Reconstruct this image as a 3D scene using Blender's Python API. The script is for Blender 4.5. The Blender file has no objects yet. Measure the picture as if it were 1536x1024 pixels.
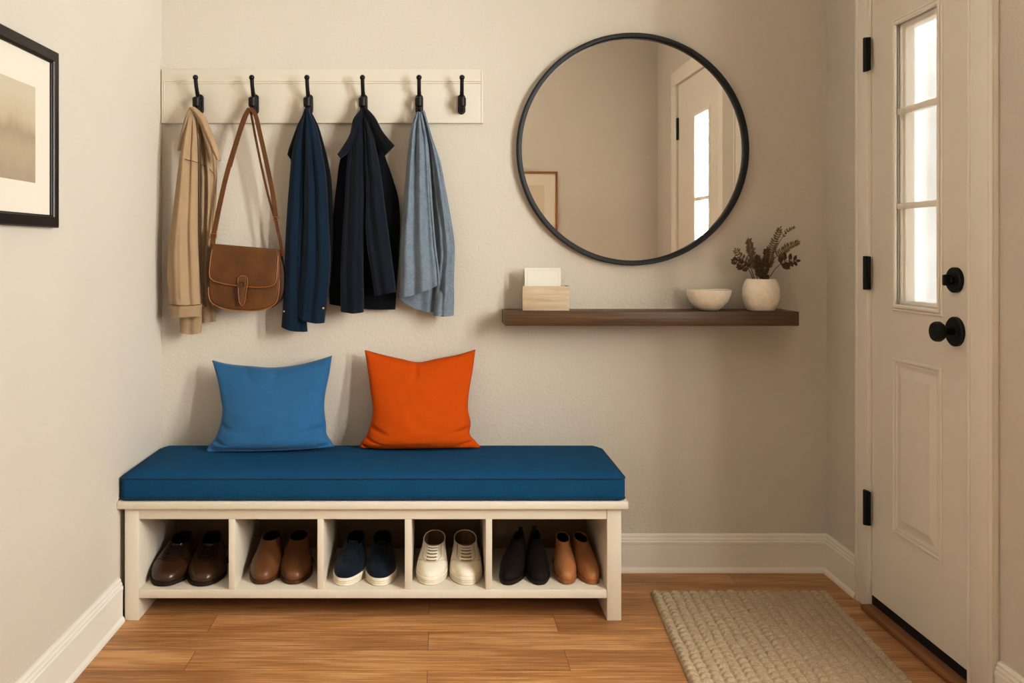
import bpy, bmesh, math, random
from mathutils import Vector, Matrix, noise

KEY, FILL = 2600, 3.5
# ------------------------------------------------------------------ set-up
F = 1300.0            # focal length in pixels of a 1536-px wide frame
VX, VY = 660.0, 375.0 # where the straight-ahead line meets the picture
EYE = 1.25            # eye height
D = 3.378             # distance to the back wall
XL, XR = -1.084, 1.507
CEIL = 3.2
col = bpy.context.scene.collection
PI = math.pi

def P(x, y, d):
    return Vector(((x - VX) / F * d, d, EYE - (y - VY) / F * d))

def lin(r, g, b):
    f = lambda c: (c/255/12.92) if c/255 <= 0.04045 else ((c/255+0.055)/1.055)**2.4
    return (f(r), f(g), f(b), 1.0)

# ------------------------------------------------------------------ materials
def new_mat(name):
    m = bpy.data.materials.new(name); m.use_nodes = True
    nt = m.node_tree
    b = nt.nodes['Principled BSDF']
    return m, nt, b

def coords(nt, scale=(1,1,1), rot=(0,0,0), kind='Object'):
    tc = nt.nodes.new('ShaderNodeTexCoord'); mp = nt.nodes.new('ShaderNodeMapping')
    mp.inputs['Scale'].default_value = scale; mp.inputs['Rotation'].default_value = rot
    nt.links.new(tc.outputs[kind], mp.inputs['Vector'])
    return mp.outputs['Vector']

def noise_node(nt, vec, scale, detail=3, rough=0.5):
    n = nt.nodes.new('ShaderNodeTexNoise')
    n.inputs['Scale'].default_value = scale; n.inputs['Detail'].default_value = detail
    n.inputs['Roughness'].default_value = rough
    nt.links.new(vec, n.inputs['Vector'])
    return n.outputs['Fac']

def ramp(nt, fac, stops):
    r = nt.nodes.new('ShaderNodeValToRGB')
    e = r.color_ramp.elements
    while len(e) < len(stops): e.new(0.5)
    for k, (p, c) in enumerate(stops):
        e[k].position = p; e[k].color = c
    nt.links.new(fac, r.inputs['Fac'])
    return r.outputs['Color']

def bump(nt, b, h, strength, dist=0.002):
    n = nt.nodes.new('ShaderNodeBump')
    n.inputs['Strength'].default_value = strength; n.inputs['Distance'].default_value = dist
    nt.links.new(h, n.inputs['Height']); nt.links.new(n.outputs['Normal'], b.inputs['Normal'])

def simple(name, c, rough=0.5, spec=0.5, var=0.06, nscale=20, bs=0.0, bscale=200, bdist=0.001, metal=0.0, sheen=0.0, scale=(1,1,1)):
    m, nt, b = new_mat(name)
    v = coords(nt, scale)
    n = noise_node(nt, v, nscale, 4)
    d = tuple(max(0, x*(1-var)) for x in c[:3]) + (1,)
    l = tuple(min(1, x*(1+var)) for x in c[:3]) + (1,)
    nt.links.new(ramp(nt, n, [(0.3, d), (0.7, l)]), b.inputs['Base Color'])
    b.inputs['Roughness'].default_value = rough
    b.inputs['Specular IOR Level'].default_value = spec
    b.inputs['Metallic'].default_value = metal
    if sheen: b.inputs['Sheen Weight'].default_value = sheen
    if bs:
        bump(nt, b, noise_node(nt, v, bscale, 2), bs, bdist)
    return m

def fabric(name, c, var=0.15, thread=900, bs=0.4, sheen=0.15, mott=14):
    m, nt, b = new_mat(name)
    v = coords(nt)
    n1 = noise_node(nt, coords(nt, (1, 1, 0.25)), thread, 1)
    n2 = noise_node(nt, coords(nt, (0.25, 0.25, 1)), thread, 1)
    mx = nt.nodes.new('ShaderNodeMath'); mx.operation = 'ADD'
    nt.links.new(n1, mx.inputs[0]); nt.links.new(n2, mx.inputs[1])
    hf = nt.nodes.new('ShaderNodeMath'); hf.operation = 'MULTIPLY'; hf.inputs[1].default_value = 0.5
    nt.links.new(mx.outputs[0], hf.inputs[0])
    n3 = noise_node(nt, v, mott, 3)
    m2 = nt.nodes.new('ShaderNodeMath'); m2.operation = 'MULTIPLY_ADD'
    m2.inputs[1].default_value = 0.35
    nt.links.new(n3, m2.inputs[0]); nt.links.new(hf.outputs[0], m2.inputs[2])
    d = tuple(max(0, x*(1-var)) for x in c[:3]) + (1,)
    l = tuple(min(1, x*(1+var)) for x in c[:3]) + (1,)
    nt.links.new(ramp(nt, m2.outputs[0], [(0.5, d), (0.85, l)]), b.inputs['Base Color'])
    b.inputs['Roughness'].default_value = 0.9
    b.inputs['Specular IOR Level'].default_value = 0.15
    b.inputs['Sheen Weight'].default_value = sheen
    b.inputs['Sheen Roughness'].default_value = 0.5
    bump(nt, b, hf.outputs[0], bs, 0.001)
    return m

def wood(name, c1, c2, axis='X', grain=60, stretch=0.05, rough=0.45, bs=0.15):
    m, nt, b = new_mat(name)
    s = {'X': (stretch,1,1), 'Y': (1,stretch,1), 'Z': (1,1,stretch)}[axis]
    v = coords(nt, s)
    n = noise_node(nt, v, grain, 6, 0.65)
    nt.links.new(ramp(nt, n, [(0.3, c1), (0.7, c2)]), b.inputs['Base Color'])
    b.inputs['Roughness'].default_value = rough
    bump(nt, b, n, bs, 0.001)
    return m

def floor_mat():
    m, nt, b = new_mat('oak floor')
    v = coords(nt)
    br = nt.nodes.new('ShaderNodeTexBrick')
    br.offset = 0.37; br.inputs['Scale'].default_value = 1.0
    br.inputs['Brick Width'].default_value = 1.15; br.inputs['Row Height'].default_value = 0.132
    br.inputs['Mortar Size'].default_value = 0.0009; br.inputs['Mortar Smooth'].default_value = 0.4
    br.inputs['Color1'].default_value = (0.25,0.25,0.25,1); br.inputs['Color2'].default_value = (0.75,0.75,0.75,1)
    br.inputs['Mortar'].default_value = (0,0,0,1); br.inputs['Bias'].default_value = 0.0
    nt.links.new(v, br.inputs['Vector'])
    # grain, shifted per plank
    add = nt.nodes.new('ShaderNodeVectorMath'); add.operation = 'MULTIPLY_ADD'
    add.inputs[1].default_value = (9, 9, 9)
    nt.links.new(br.outputs['Color'], add.inputs[0]); nt.links.new(v, add.inputs[2])
    mp = nt.nodes.new('ShaderNodeMapping'); mp.inputs['Scale'].default_value = (0.022, 1, 1)
    nt.links.new(add.outputs[0], mp.inputs['Vector'])
    g = noise_node(nt, mp.outputs['Vector'], 230, 6, 0.7)
    mp2 = nt.nodes.new('ShaderNodeMapping'); mp2.inputs['Scale'].default_value = (0.15, 1, 1)
    nt.links.new(add.outputs[0], mp2.inputs['Vector'])
    g2 = noise_node(nt, mp2.outputs['Vector'], 12, 3)
    mx = nt.nodes.new('ShaderNodeMath'); mx.operation = 'MULTIPLY_ADD'; mx.inputs[1].default_value = 0.6
    nt.links.new(g2, mx.inputs[0]); nt.links.new(g, mx.inputs[2])
    mx2 = nt.nodes.new('ShaderNodeMath'); mx2.operation = 'MULTIPLY_ADD'; mx2.inputs[1].default_value = 0.11
    nt.links.new(br.outputs['Color'], mx2.inputs[0]); nt.links.new(mx.outputs[0], mx2.inputs[2])
    c = ramp(nt, mx2.outputs[0], [(0.57, FLOOR_C[0]), (0.85, FLOOR_C[1]), (1.12, FLOOR_C[2])])
    r = c.node; 
    for e in r.color_ramp.elements: e.position = min(1, e.position * 0.8)
    sc = nt.nodes.new('ShaderNodeMath'); sc.operation = 'MULTIPLY'; sc.inputs[1].default_value = 0.8
    nt.links.new(mx2.outputs[0], sc.inputs[0]); nt.links.new(sc.outputs[0], r.inputs['Fac'])
    mix = nt.nodes.new('ShaderNodeMix'); mix.data_type = 'RGBA'
    nt.links.new(br.outputs['Fac'], mix.inputs['Factor'])
    nt.links.new(c, mix.inputs['A']); mix.inputs['B'].default_value = lin(92, 52, 24)
    nt.links.new(mix.outputs['Result'], b.inputs['Base Color'])
    b.inputs['Roughness'].default_value = 0.42
    b.inputs['Specular IOR Level'].default_value = 0.35
    bump(nt, b, g, 0.08, 0.001)
    return m

FLOOR_C = (lin(120, 80, 46), lin(170, 122, 76), lin(202, 157, 107))
M = {}
M['wall'] = simple('cream painted plaster', lin(206, 198, 187), 0.9, 0.2, 0.015, 3, 0.5, 110, 0.003)
M['ceil'] = simple('white ceiling paint', lin(235, 230, 220), 0.9, 0.2, 0.01)
M['trim'] = simple('satin white trim paint', lin(230, 224, 214), 0.42, 0.4, 0.012, 6)
M['rackpaint'] = simple('warm white rack paint', lin(212, 203, 189), 0.45, 0.4, 0.012, 6)
M['door'] = simple('satin white door paint', lin(224, 217, 206), 0.4, 0.4, 0.012, 5)
M['bench'] = simple('creamy white bench paint', lin(218, 208, 193), 0.45, 0.4, 0.015, 6)
M['benchshade'] = simple('bench paint in cubby shade', lin(128, 106, 80), 0.8, 0.2, 0.05, 12)  # bench back browned so its colour carries the cubby shade
M['floor'] = floor_mat()
M['black'] = simple('matte black metal', lin(7, 7, 7), 0.5, 0.3, 0.1, 30, metal=0.0)
M['hookblack'] = simple('black wrought iron', lin(9, 8, 7), 0.45, 0.35, 0.2, 60, 0.3, 160)
M['mirrorframe'] = simple('thin black metal rim', lin(10, 11, 13), 0.45, 0.35, 0.1, 30)
M['picframe'] = simple('black brown wood frame', lin(26, 19, 15), 0.4, 0.5, 0.15, 40)
M['brownframe'] = simple('thin brown wood frame', lin(150, 92, 45), 0.5, 0.4, 0.15, 40)
M['mat'] = simple('off white mat board', lin(226, 217, 202), 0.9, 0.2, 0.01)
M['walnut'] = wood('dark walnut', lin(48, 31, 17), lin(110, 78, 48), 'X', 110, 0.02)
M['paleoak'] = wood('pale limed oak', lin(176, 154, 128), lin(208, 190, 165), 'X', 60, 0.05, 0.7)
M['card'] = simple('cream card', lin(222, 219, 206), 0.8, 0.2, 0.01)
M['cardline'] = simple('pale card border', lin(214, 208, 190), 0.8, 0.2, 0.01)
M['cushion'] = fabric('deep blue woven cotton', lin(18, 72, 108), 0.16, 700, 0.5, 0.0)
M['piping'] = fabric('deep blue piping', lin(13, 52, 80), 0.1, 700, 0.3)
M['bluepillow'] = fabric('mid blue linen', lin(46, 98, 140), 0.12, 700, 0.4)
M['orangepillow'] = fabric('burnt orange cotton', lin(184, 77, 6), 0.06, 700, 0.35, 0.0)
M['beige'] = fabric('beige cotton twill', lin(162, 139, 112), 0.1, 800, 0.3, 0.05)
M['beigelight'] = fabric('beige cotton twill cuff', lin(156, 134, 107), 0.1, 800, 0.3, 0.05)
M['blueshirt'] = fabric('deep blue twill', lin(13, 34, 52), 0.18, 800, 0.4, 0.1)
M['navy'] = fabric('dark navy wool', lin(16, 25, 36), 0.2, 800, 0.4, 0.12)
M['navydark'] = fabric('near black wool and cloth shade', lin(12, 14, 19), 0.2, 800, 0.4, 0.08)
M['denim'] = fabric('faded light denim', lin(114, 126, 139), 0.24, 500, 0.5, 0.1, 30)
M['button'] = simple('tan horn button', lin(190, 160, 120), 0.4)
M['leather'] = simple('tan saddle leather', lin(94, 57, 22), 0.5, 0.4, 0.25, 14, 0.25, 220)
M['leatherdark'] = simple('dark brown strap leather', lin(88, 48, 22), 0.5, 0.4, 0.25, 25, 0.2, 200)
M['leatheredge'] = simple('light leather edge', lin(160, 104, 54), 0.5, 0.4, 0.1, 25)
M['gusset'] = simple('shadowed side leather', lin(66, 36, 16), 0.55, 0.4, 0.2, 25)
M['brass'] = simple('aged brass', lin(176, 130, 76), 0.35, 0.5, 0.1, 30, metal=0.9)
M['stitch'] = simple('dark stitching', lin(70, 45, 25), 0.8)
M['shoebrown'] = simple('polished dark brown leather', lin(58, 33, 15), 0.3, 0.5, 0.2, 20, 0.1, 160)
M['shoesole'] = simple('dark rubber sole', lin(34, 22, 14), 0.6, 0.3, 0.15, 30)
M['shoedark'] = simple('dark shoe lining', lin(22, 15, 10), 0.9, 0.1)
M['lacedark'] = simple('black brown laces', lin(26, 16, 9), 0.8, 0.2)
M['bootbrown'] = simple('chestnut brown leather', lin(104, 66, 38), 0.38, 0.45, 0.18, 16, 0.15, 120)
M['bootsole'] = simple('brown boot sole', lin(72, 42, 20), 0.5, 0.3, 0.12, 30)
M['sneaknavy'] = fabric('navy canvas', lin(16, 27, 40), 0.2, 700, 0.5, 0.1)
M['rubberwhite'] = simple('off white rubber', lin(232, 222, 205), 0.6, 0.3, 0.04, 40)
M['lacenavy'] = fabric('navy laces', lin(20, 32, 48), 0.2, 700)
M['cream'] = simple('cream edge binding', lin(200, 176, 140), 0.7)
M['sneakwhite'] = simple('white leather', lin(238, 228, 210), 0.45, 0.4, 0.03, 16, 0.08, 120)
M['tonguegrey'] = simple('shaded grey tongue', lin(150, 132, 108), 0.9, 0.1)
M['lacewhite'] = fabric('white cotton laces', lin(240, 230, 212), 0.05, 700, 0.3, 0.0)
M['liningtan'] = simple('brown grey lining', lin(120, 92, 64), 0.9, 0.1)
M['bootblack'] = simple('soft black suede', lin(24, 16, 12), 0.75, 0.2, 0.25, 26, 0.2, 240)
M['boottan'] = simple('light tan leather', lin(172, 119, 76), 0.42, 0.4, 0.12, 18, 0.12, 120)
M['boottansole'] = simple('tan sole edge', lin(150, 98, 56), 0.5, 0.3, 0.1, 30)
M['threshold'] = wood('bronzed oak sill', lin(110, 70, 38), lin(146, 98, 58), 'Y', 50, 0.05)
M['sweep'] = simple('black rubber sweep', lin(12, 10, 9), 0.6, 0.3, 0.1)
M['stem'] = simple('dried brown stem', lin(92, 74, 52), 0.8, 0.2, 0.2, 40)
M['leafdry'] = simple('dried grey brown leaf', lin(122, 102, 76), 0.75, 0.2, 0.35, 60)
M['leafdark'] = simple('dried dark brown leaf', lin(84, 66, 48), 0.75, 0.2, 0.3, 60)
M['ceramic'] = simple('matte cream stoneware', lin(238, 229, 214), 0.6, 0.3, 0.05, 60, 0.15, 90)
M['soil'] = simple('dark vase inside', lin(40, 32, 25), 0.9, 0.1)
M['ground'] = simple('pale paving', lin(205, 203, 195), 0.9, 0.2, 0.1, 4)
M['shrubleaf'] = simple('pale green leaf', lin(214, 214, 200), 0.7, 0.3, 0.15, 3)
def leaf_light():
    m, nt, b = new_mat('pale backlit leaf')
    n = noise_node(nt, coords(nt), 2.5, 3)
    c = ramp(nt, n, [(0.35, lin(206, 208, 192)), (0.65, lin(232, 230, 218))])
    nt.links.new(c, b.inputs['Base Color']); b.inputs['Roughness'].default_value = 0.8
    t = nt.nodes.new('ShaderNodeBsdfTranslucent'); nt.links.new(c, t.inputs['Color'])
    mx = nt.nodes.new('ShaderNodeMixShader'); mx.inputs[0].default_value = 0.5
    nt.links.new(b.outputs[0], mx.inputs[1]); nt.links.new(t.outputs[0], mx.inputs[2])
    nt.links.new(mx.outputs[0], nt.nodes['Material Output'].inputs['Surface'])
    return m
M['shrubleaf'] = leaf_light()
M['bark'] = simple('grey bark', lin(150, 140, 125), 0.9, 0.2, 0.2, 20)

# bowl: speckled cream outside, rust glaze within
def bowl_inside():
    m, nt, b = new_mat('speckled rust glaze')
    n = noise_node(nt, coords(nt), 70, 5, 0.7)
    nt.links.new(ramp(nt, n, [(0.42, lin(150, 92, 58)), (0.52, lin(205, 178, 148)), (0.62, lin(222, 208, 188))]), b.inputs['Base Color'])
    b.inputs['Roughness'].default_value = 0.5
    return m
M['bowlin'] = bowl_inside()

def rug_mat():
    m, nt, b = new_mat('taupe chunky wool')
    n = noise_node(nt, coords(nt, (1, 3, 1)), 160, 4, 0.6)
    nt.links.new(ramp(nt, n, [(0.3, lin(150, 132, 108)), (0.7, lin(196, 178, 152))]), b.inputs['Base Color'])
    b.inputs['Roughness'].default_value = 0.95
    b.inputs['Specular IOR Level'].default_value = 0.1
    bump(nt, b, n, 0.3, 0.001)
    return m
M['rug'] = rug_mat()

def art_mat(name, axis, z0, z1, cols):
    m, nt, b = new_mat(name)
    tc = nt.nodes.new('ShaderNodeTexCoord')
    sp = nt.nodes.new('ShaderNodeSeparateXYZ'); nt.links.new(tc.outputs['Generated'], sp.inputs[0])
    n = noise_node(nt, coords(nt, (1, 6, 1)), 5, 5, 0.6)
    ad = nt.nodes.new('ShaderNodeMath'); ad.operation = 'MULTIPLY_ADD'; ad.inputs[1].default_value = 0.28
    nt.links.new(n, ad.inputs[0]); nt.links.new(sp.outputs['Z'], ad.inputs[2])
    nt.links.new(ramp(nt, ad.outputs[0], [(k, c) for k, c in cols]), b.inputs['Base Color'])
    b.inputs['Roughness'].default_value = 0.8
    return m
M['art'] = art_mat('hazy grey watercolour', 'Z', 0, 1, [(0.1, lin(158, 145, 126)), (0.45, lin(172, 158, 138)), (0.62, lin(160, 146, 126)), (0.78, lin(186, 172, 150)), (1.0, lin(194, 182, 162))])
M['art2'] = art_mat('pale sand watercolour', 'Z', 0, 1, [(0.2, lin(200, 180, 155)), (0.8, lin(214, 200, 178))])

def glass_mat():
    m = bpy.data.materials.new('clear pane'); m.use_nodes = True
    nt = m.node_tree; nt.nodes.clear()
    o = nt.nodes.new('ShaderNodeOutputMaterial'); mx = nt.nodes.new('ShaderNodeMixShader')
    t = nt.nodes.new('ShaderNodeBsdfTransparent'); g = nt.nodes.new('ShaderNodeBsdfGlossy')
    lw = nt.nodes.new('ShaderNodeLayerWeight'); lw.inputs['Blend'].default_value = 0.5
    pw = nt.nodes.new('ShaderNodeMath'); pw.operation = 'POWER'; pw.inputs[1].default_value = 5
    ml = nt.nodes.new('ShaderNodeMath'); ml.operation = 'MULTIPLY_ADD'; ml.inputs[1].default_value = 0.5; ml.inputs[2].default_value = 0.03
    nt.links.new(lw.outputs['Facing'], pw.inputs[0]); nt.links.new(pw.outputs[0], ml.inputs[0])
    g.inputs['Roughness'].default_value = 0.02
    t.inputs['Color'].default_value = (0.97, 0.98, 0.97, 1)
    nt.links.new(ml.outputs[0], mx.inputs[0]); nt.links.new(t.outputs[0], mx.inputs[1]); nt.links.new(g.outputs[0], mx.inputs[2])
    nt.links.new(mx.outputs[0], o.inputs['Surface'])
    return m
M['glass'] = glass_mat()
def hazy_glass():
    m = bpy.data.materials.new('hazy textured pane'); m.use_nodes = True
    nt = m.node_tree; nt.nodes.clear()
    o = nt.nodes.new('ShaderNodeOutputMaterial'); mx = nt.nodes.new('ShaderNodeMixShader')
    r = nt.nodes.new('ShaderNodeBsdfRefraction'); r.inputs['IOR'].default_value = 1.03; r.inputs['Roughness'].default_value = 0.38
    t = nt.nodes.new('ShaderNodeBsdfTransparent'); mx.inputs[0].default_value = 0.72
    nt.links.new(t.outputs[0], mx.inputs[1]); nt.links.new(r.outputs[0], mx.inputs[2]); nt.links.new(mx.outputs[0], o.inputs['Surface'])
    return m
M['hazy'] = hazy_glass()
def mirror_mat():
    m, nt, b = new_mat('silvered glass')
    b.inputs['Base Color'].default_value = (0.9, 0.89, 0.87, 1)
    b.inputs['Metallic'].default_value = 1.0; b.inputs['Roughness'].default_value = 0.012
    return m
M['mirror'] = mirror_mat()

# ------------------------------------------------------------------ object helpers
BASE = {}
def tag(o, label=None, cat=None, group=None, kind=None):
    if label: o['label'] = label
    if cat: o['category'] = cat
    if group: o['group'] = group
    if kind: o['kind'] = kind
    return o

def thing(name, label, cat, loc, group=None, kind=None):
    o = bpy.data.objects.new(name, None); col.objects.link(o)
    o.location = loc; o.empty_display_size = 0.05
    BASE[o] = Vector(loc)
    return tag(o, label, cat, group, kind)

def obj(name, bm, mat, parent=None, smooth=True, angle=40, subsurf=0, recalc=True):
    if recalc: bmesh.ops.recalc_face_normals(bm, faces=bm.faces[:])
    if parent is not None:
        base = BASE[parent]
        bmesh.ops.translate(bm, verts=bm.verts[:], vec=-base)
    else:
        lo = Vector((min(v.co.x for v in bm.verts), min(v.co.y for v in bm.verts), min(v.co.z for v in bm.verts)))
        hi = Vector((max(v.co.x for v in bm.verts), max(v.co.y for v in bm.verts), max(v.co.z for v in bm.verts)))
        base = Vector(((lo.x+hi.x)/2, (lo.y+hi.y)/2, lo.z))
        bmesh.ops.translate(bm, verts=bm.verts[:], vec=-base)
    me = bpy.data.meshes.new(name); bm.to_mesh(me); bm.free()
    mats = mat if isinstance(mat, (list, tuple)) else [mat]
    for m in mats: me.materials.append(m)
    o = bpy.data.objects.new(name, me); col.objects.link(o)
    BASE[o] = base
    if parent is not None: o.parent = parent
    else: o.location = base
    if smooth:
        for p in me.polygons: p.use_smooth = True
        me.set_sharp_from_angle(angle=math.radians(angle))
    if subsurf:
        s = o.modifiers.new('Subsurf', 'SUBSURF'); s.levels = subsurf; s.render_levels = subsurf
    return o

def merge(bm, tmp, mi=0):
    vm = {v: bm.verts.new(v.co) for v in tmp.verts}
    for f in tmp.faces:
        try:
            nf = bm.faces.new([vm[v] for v in f.verts]); nf.material_index = mi
        except ValueError: pass
    tmp.free()

def box(bm, x0, x1, y0, y1, z0, z1, bev=0.0, seg=2, mi=0, rot=None):
    t = bmesh.new(); bmesh.ops.create_cube(t, size=1)
    for v in t.verts:
        v.co = Vector(((x0+x1)/2 + v.co.x*(x1-x0), (y0+y1)/2 + v.co.y*(y1-y0), (z0+z1)/2 + v.co.z*(z1-z0)))
    if bev: bmesh.ops.bevel(t, geom=t.edges[:], offset=bev, segments=seg, affect='EDGES', profile=0.5)
    if rot:
        bmesh.ops.rotate(t, verts=t.verts[:], cent=rot[0], matrix=Matrix.Rotation(rot[1], 3, rot[2]))
    merge(bm, t, mi)
    return bm

def B(*a, **k):
    return box(bmesh.new(), *a, **k)

def loft(bm, rings, closed=True, cap0=False, cap1=False, mi=0):
    vs = [[bm.verts.new(p) for p in r] for r in rings]
    n = len(rings[0])
    for i in range(len(vs)-1):
        for j in range(n if closed else n-1):
            k = (j+1) % n
            try:
                f = bm.faces.new((vs[i][j], vs[i][k], vs[i+1][k], vs[i+1][j])); f.material_index = mi
            except ValueError: pass
    if cap0:
        f = bm.faces.new(list(reversed(vs[0]))); f.material_index = mi
    if cap1:
        f = bm.faces.new(vs[-1]); f.material_index = mi
    return vs

def catmull(pts, n):
    pts = [Vector(p) for p in pts]
    out = []
    m = len(pts)
    for s in range(n+1):
        t = s/n*(m-1); i = min(int(t), m-2); u = t-i
        p0 = pts[max(i-1,0)]; p1 = pts[i]; p2 = pts[i+1]; p3 = pts[min(i+2,m-1)]
        out.append(0.5*((2*p1)+(-p0+p2)*u+(2*p0-5*p1+4*p2-p3)*u*u+(-p0+3*p1-3*p2+p3)*u**3))
    return out

def tube(bm, path, r, seg=8, caps=True, mi=0):
    path = [Vector(p) for p in path]
    rs = r if isinstance(r, (list, tuple)) else [r]*len(path)
    rings = []
    up = None
    for i, p in enumerate(path):
        t = (path[min(i+1,len(path)-1)] - path[max(i-1,0)]).normalized()
        if up is None:
            a = Vector((0,0,1)) if abs(t.z) < 0.9 else Vector((0,1,0))
            up = (a - t*a.dot(t)).normalized()
        else:
            up = (up - t*up.dot(t))
            up = up.normalized() if up.length > 1e-6 else Vector((1,0,0))
        sd = t.cross(up)
        rings.append([p + (up*math.cos(2*PI*k/seg) + sd*math.sin(2*PI*k/seg))*rs[i] for k in range(seg)])
    loft(bm, rings, True, caps, caps, mi)
    return bm

def ribbon(bm, path, w, th, nrm=Vector((0,-1,0)), mi=0):
    path = [Vector(p) for p in path]
    ws = w if isinstance(w, (list, tuple)) else [w]*len(path)
    rings = []
    for i, p in enumerate(path):
        t = (path[min(i+1,len(path)-1)] - path[max(i-1,0)]).normalized()
        s = t.cross(nrm).normalized(); n = s.cross(t).normalized()
        a = s*ws[i]/2; b = n*th/2; a2 = a*0.86
        rings.append([p-a, p-a2+b, p+a2+b, p+a, p+a2-b, p-a2-b])
    loft(bm, rings, True, True, True, mi)
    return bm

def lathe(bm, prof, c, seg=48, mi=0, wob=0.0, seed=0):
    rings = []
    for r, z in prof:
        rings.append([Vector((c[0]+r*math.cos(2*PI*k/seg), c[1]+r*math.sin(2*PI*k/seg),
                      c[2]+z+wob*math.sin(2*PI*k/seg*2+seed)*(1 if z > 0.04 else 0))) for k in range(seg)])
    loft(bm, rings, True, True, True, mi)
    return bm

def slab(bm, pts, y0, y1, bev=0.0, seg=3, mi=0):
    """closed outline of (x,z) points between depths y0 (front) and y1"""
    t = bmesh.new()
    f = t.faces.new([t.verts.new((p[0], y0, p[1])) for p in pts])
    r = bmesh.ops.extrude_face_region(t, geom=[f])
    for v in r['geom']:
        if isinstance(v, bmesh.types.BMVert): v.co.y = y1
    bmesh.ops.recalc_face_normals(t, faces=t.faces[:])
    if bev:
        es = [e for e in t.edges if abs(e.verts[0].co.y - e.verts[1].co.y) < 1e-6]
        bmesh.ops.bevel(t, geom=es, offset=bev, segments=seg, affect='EDGES', profile=0.5)
    merge(bm, t, mi)
    return bm

def smoothstep(a, b, x):
    t = max(0.0, min(1.0, (x-a)/(b-a))); return t*t*(3-2*t)

# ------------------------------------------------------------------ the setting
def struct(name, bm, mat, label, cat, **k):
    o = obj(name, bm, mat, **k)
    return tag(o, label, cat, None, 'structure')

XA = 1.839           # the right wall steps out here, nearer than the frame can see
YB = -0.6            # rear wall
JOG = 2.2
WOUT = 1.66
DY0, DY1 = 2.46, 3.014     # entry door, latch side and hinge side
DTOP = 2.22
struct('floor', B(XL-0.1, 1.96, YB-0.1, D+0.1, -0.05, 0), M['floor'], 'honey oak plank floor running across the room', 'floor', smooth=False)
struct('ceiling', B(XL-0.1, 1.96, YB-0.1, D+0.1, CEIL, CEIL+0.1), M['ceil'], 'white ceiling above the frame', 'ceiling', smooth=False)
struct('wall_back', B(XL-0.1, WOUT, D, D+0.1, 0, CEIL), M['wall'], 'cream textured wall behind the bench and round mirror', 'wall', smooth=False)
struct('wall_left', B(XL-0.1, XL, YB-0.1, D, 0, CEIL), M['wall'], 'cream textured wall at left with the framed picture', 'wall', smooth=False)
struct('wall_rear', B(XL, 1.96, YB-0.1, YB, 0, CEIL), M['wall'], 'plain cream wall seen in the round mirror', 'wall', smooth=False)
bm = bmesh.new()
box(bm, XR, WOUT, DY1+0.012, D, 0, CEIL)
box(bm, XR, WOUT, JOG, DY0-0.012, 0, CEIL)
box(bm, XR, WOUT, DY0-0.012, DY1+0.012, DTOP+0.012, CEIL)
box(bm, XR, XA+0.12, JOG-0.1, JOG, 0, CEIL)
D2Y0, D2Y1 = 0.022, 1.036
D2TOP = 2.52
W2 = (0.47, 0.80)     # lit window in the second door, y range
W1 = (1.20, 1.52, 1.20, 2.70)
box(bm, XA, XA+0.12, D2Y1, W1[0], 0, CEIL)
box(bm, XA, XA+0.12, W1[1], JOG-0.1, 0, CEIL)
box(bm, XA, XA+0.12, W1[0], W1[1], 0, W1[2])
box(bm, XA, XA+0.12, W1[0], W1[1], W1[3], CEIL)
box(bm, XA, XA+0.12, YB, D2Y0, 0, CEIL)
box(bm, XA, XA+0.12, D2Y0, D2Y1, D2TOP, CEIL)
struct('wall_right', bm, M['wall'], 'cream textured wall at right around the white entry door', 'wall', smooth=False)

def prof_strip(bm, prof, a, b, axis):
    """moulding profile (out, z) swept from a to b along an axis; 'out' measured into the room"""
    rings = []
    for s in (a, b):
        r = []
        for o_, z in prof:
            if axis == 'back': r.append(Vector((s, D-o_, z)))
            if axis == 'left': r.append(Vector((XL+o_, s, z)))
            if axis == 'right': r.append(Vector((XR-o_, s, z)))
        rings.append(r)
    loft(bm, rings, True, True, True)
    return bm
BP = [(0,0),(0.024,0),(0.024,0.006),(0.021,0.014),(0.017,0.018),(0.016,0.02),(0.016,0.108),(0.018,0.11),(0.018,0.118),(0.0145,0.122),(0.0145,0.128),(0.0105,0.134),(0.0105,0.140),(0.006,0.146),(0,0.147)]
struct('baseboard_back', prof_strip(bmesh.new(), BP, 0.64, XR-0.001, 'back'), M['trim'], 'white moulded baseboard along the back wall right of the bench', 'baseboard', angle=25)
struct('baseboard_left', prof_strip(bmesh.new(), BP, YB, 2.918, 'left'), M['trim'], 'white moulded baseboard along the left wall below the picture', 'baseboard', angle=25)
struct('baseboard_right', prof_strip(bmesh.new(), BP, 3.107, D-0.001, 'right'), M['trim'], 'short white baseboard between the corner and the door casing', 'baseboard', angle=25)
struct('baseboard_right', prof_strip(bmesh.new(), BP, JOG, 2.33, 'right'), M['trim'], 'white baseboard stub right of the door casing at the frame edge', 'baseboard', angle=25)

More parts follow.
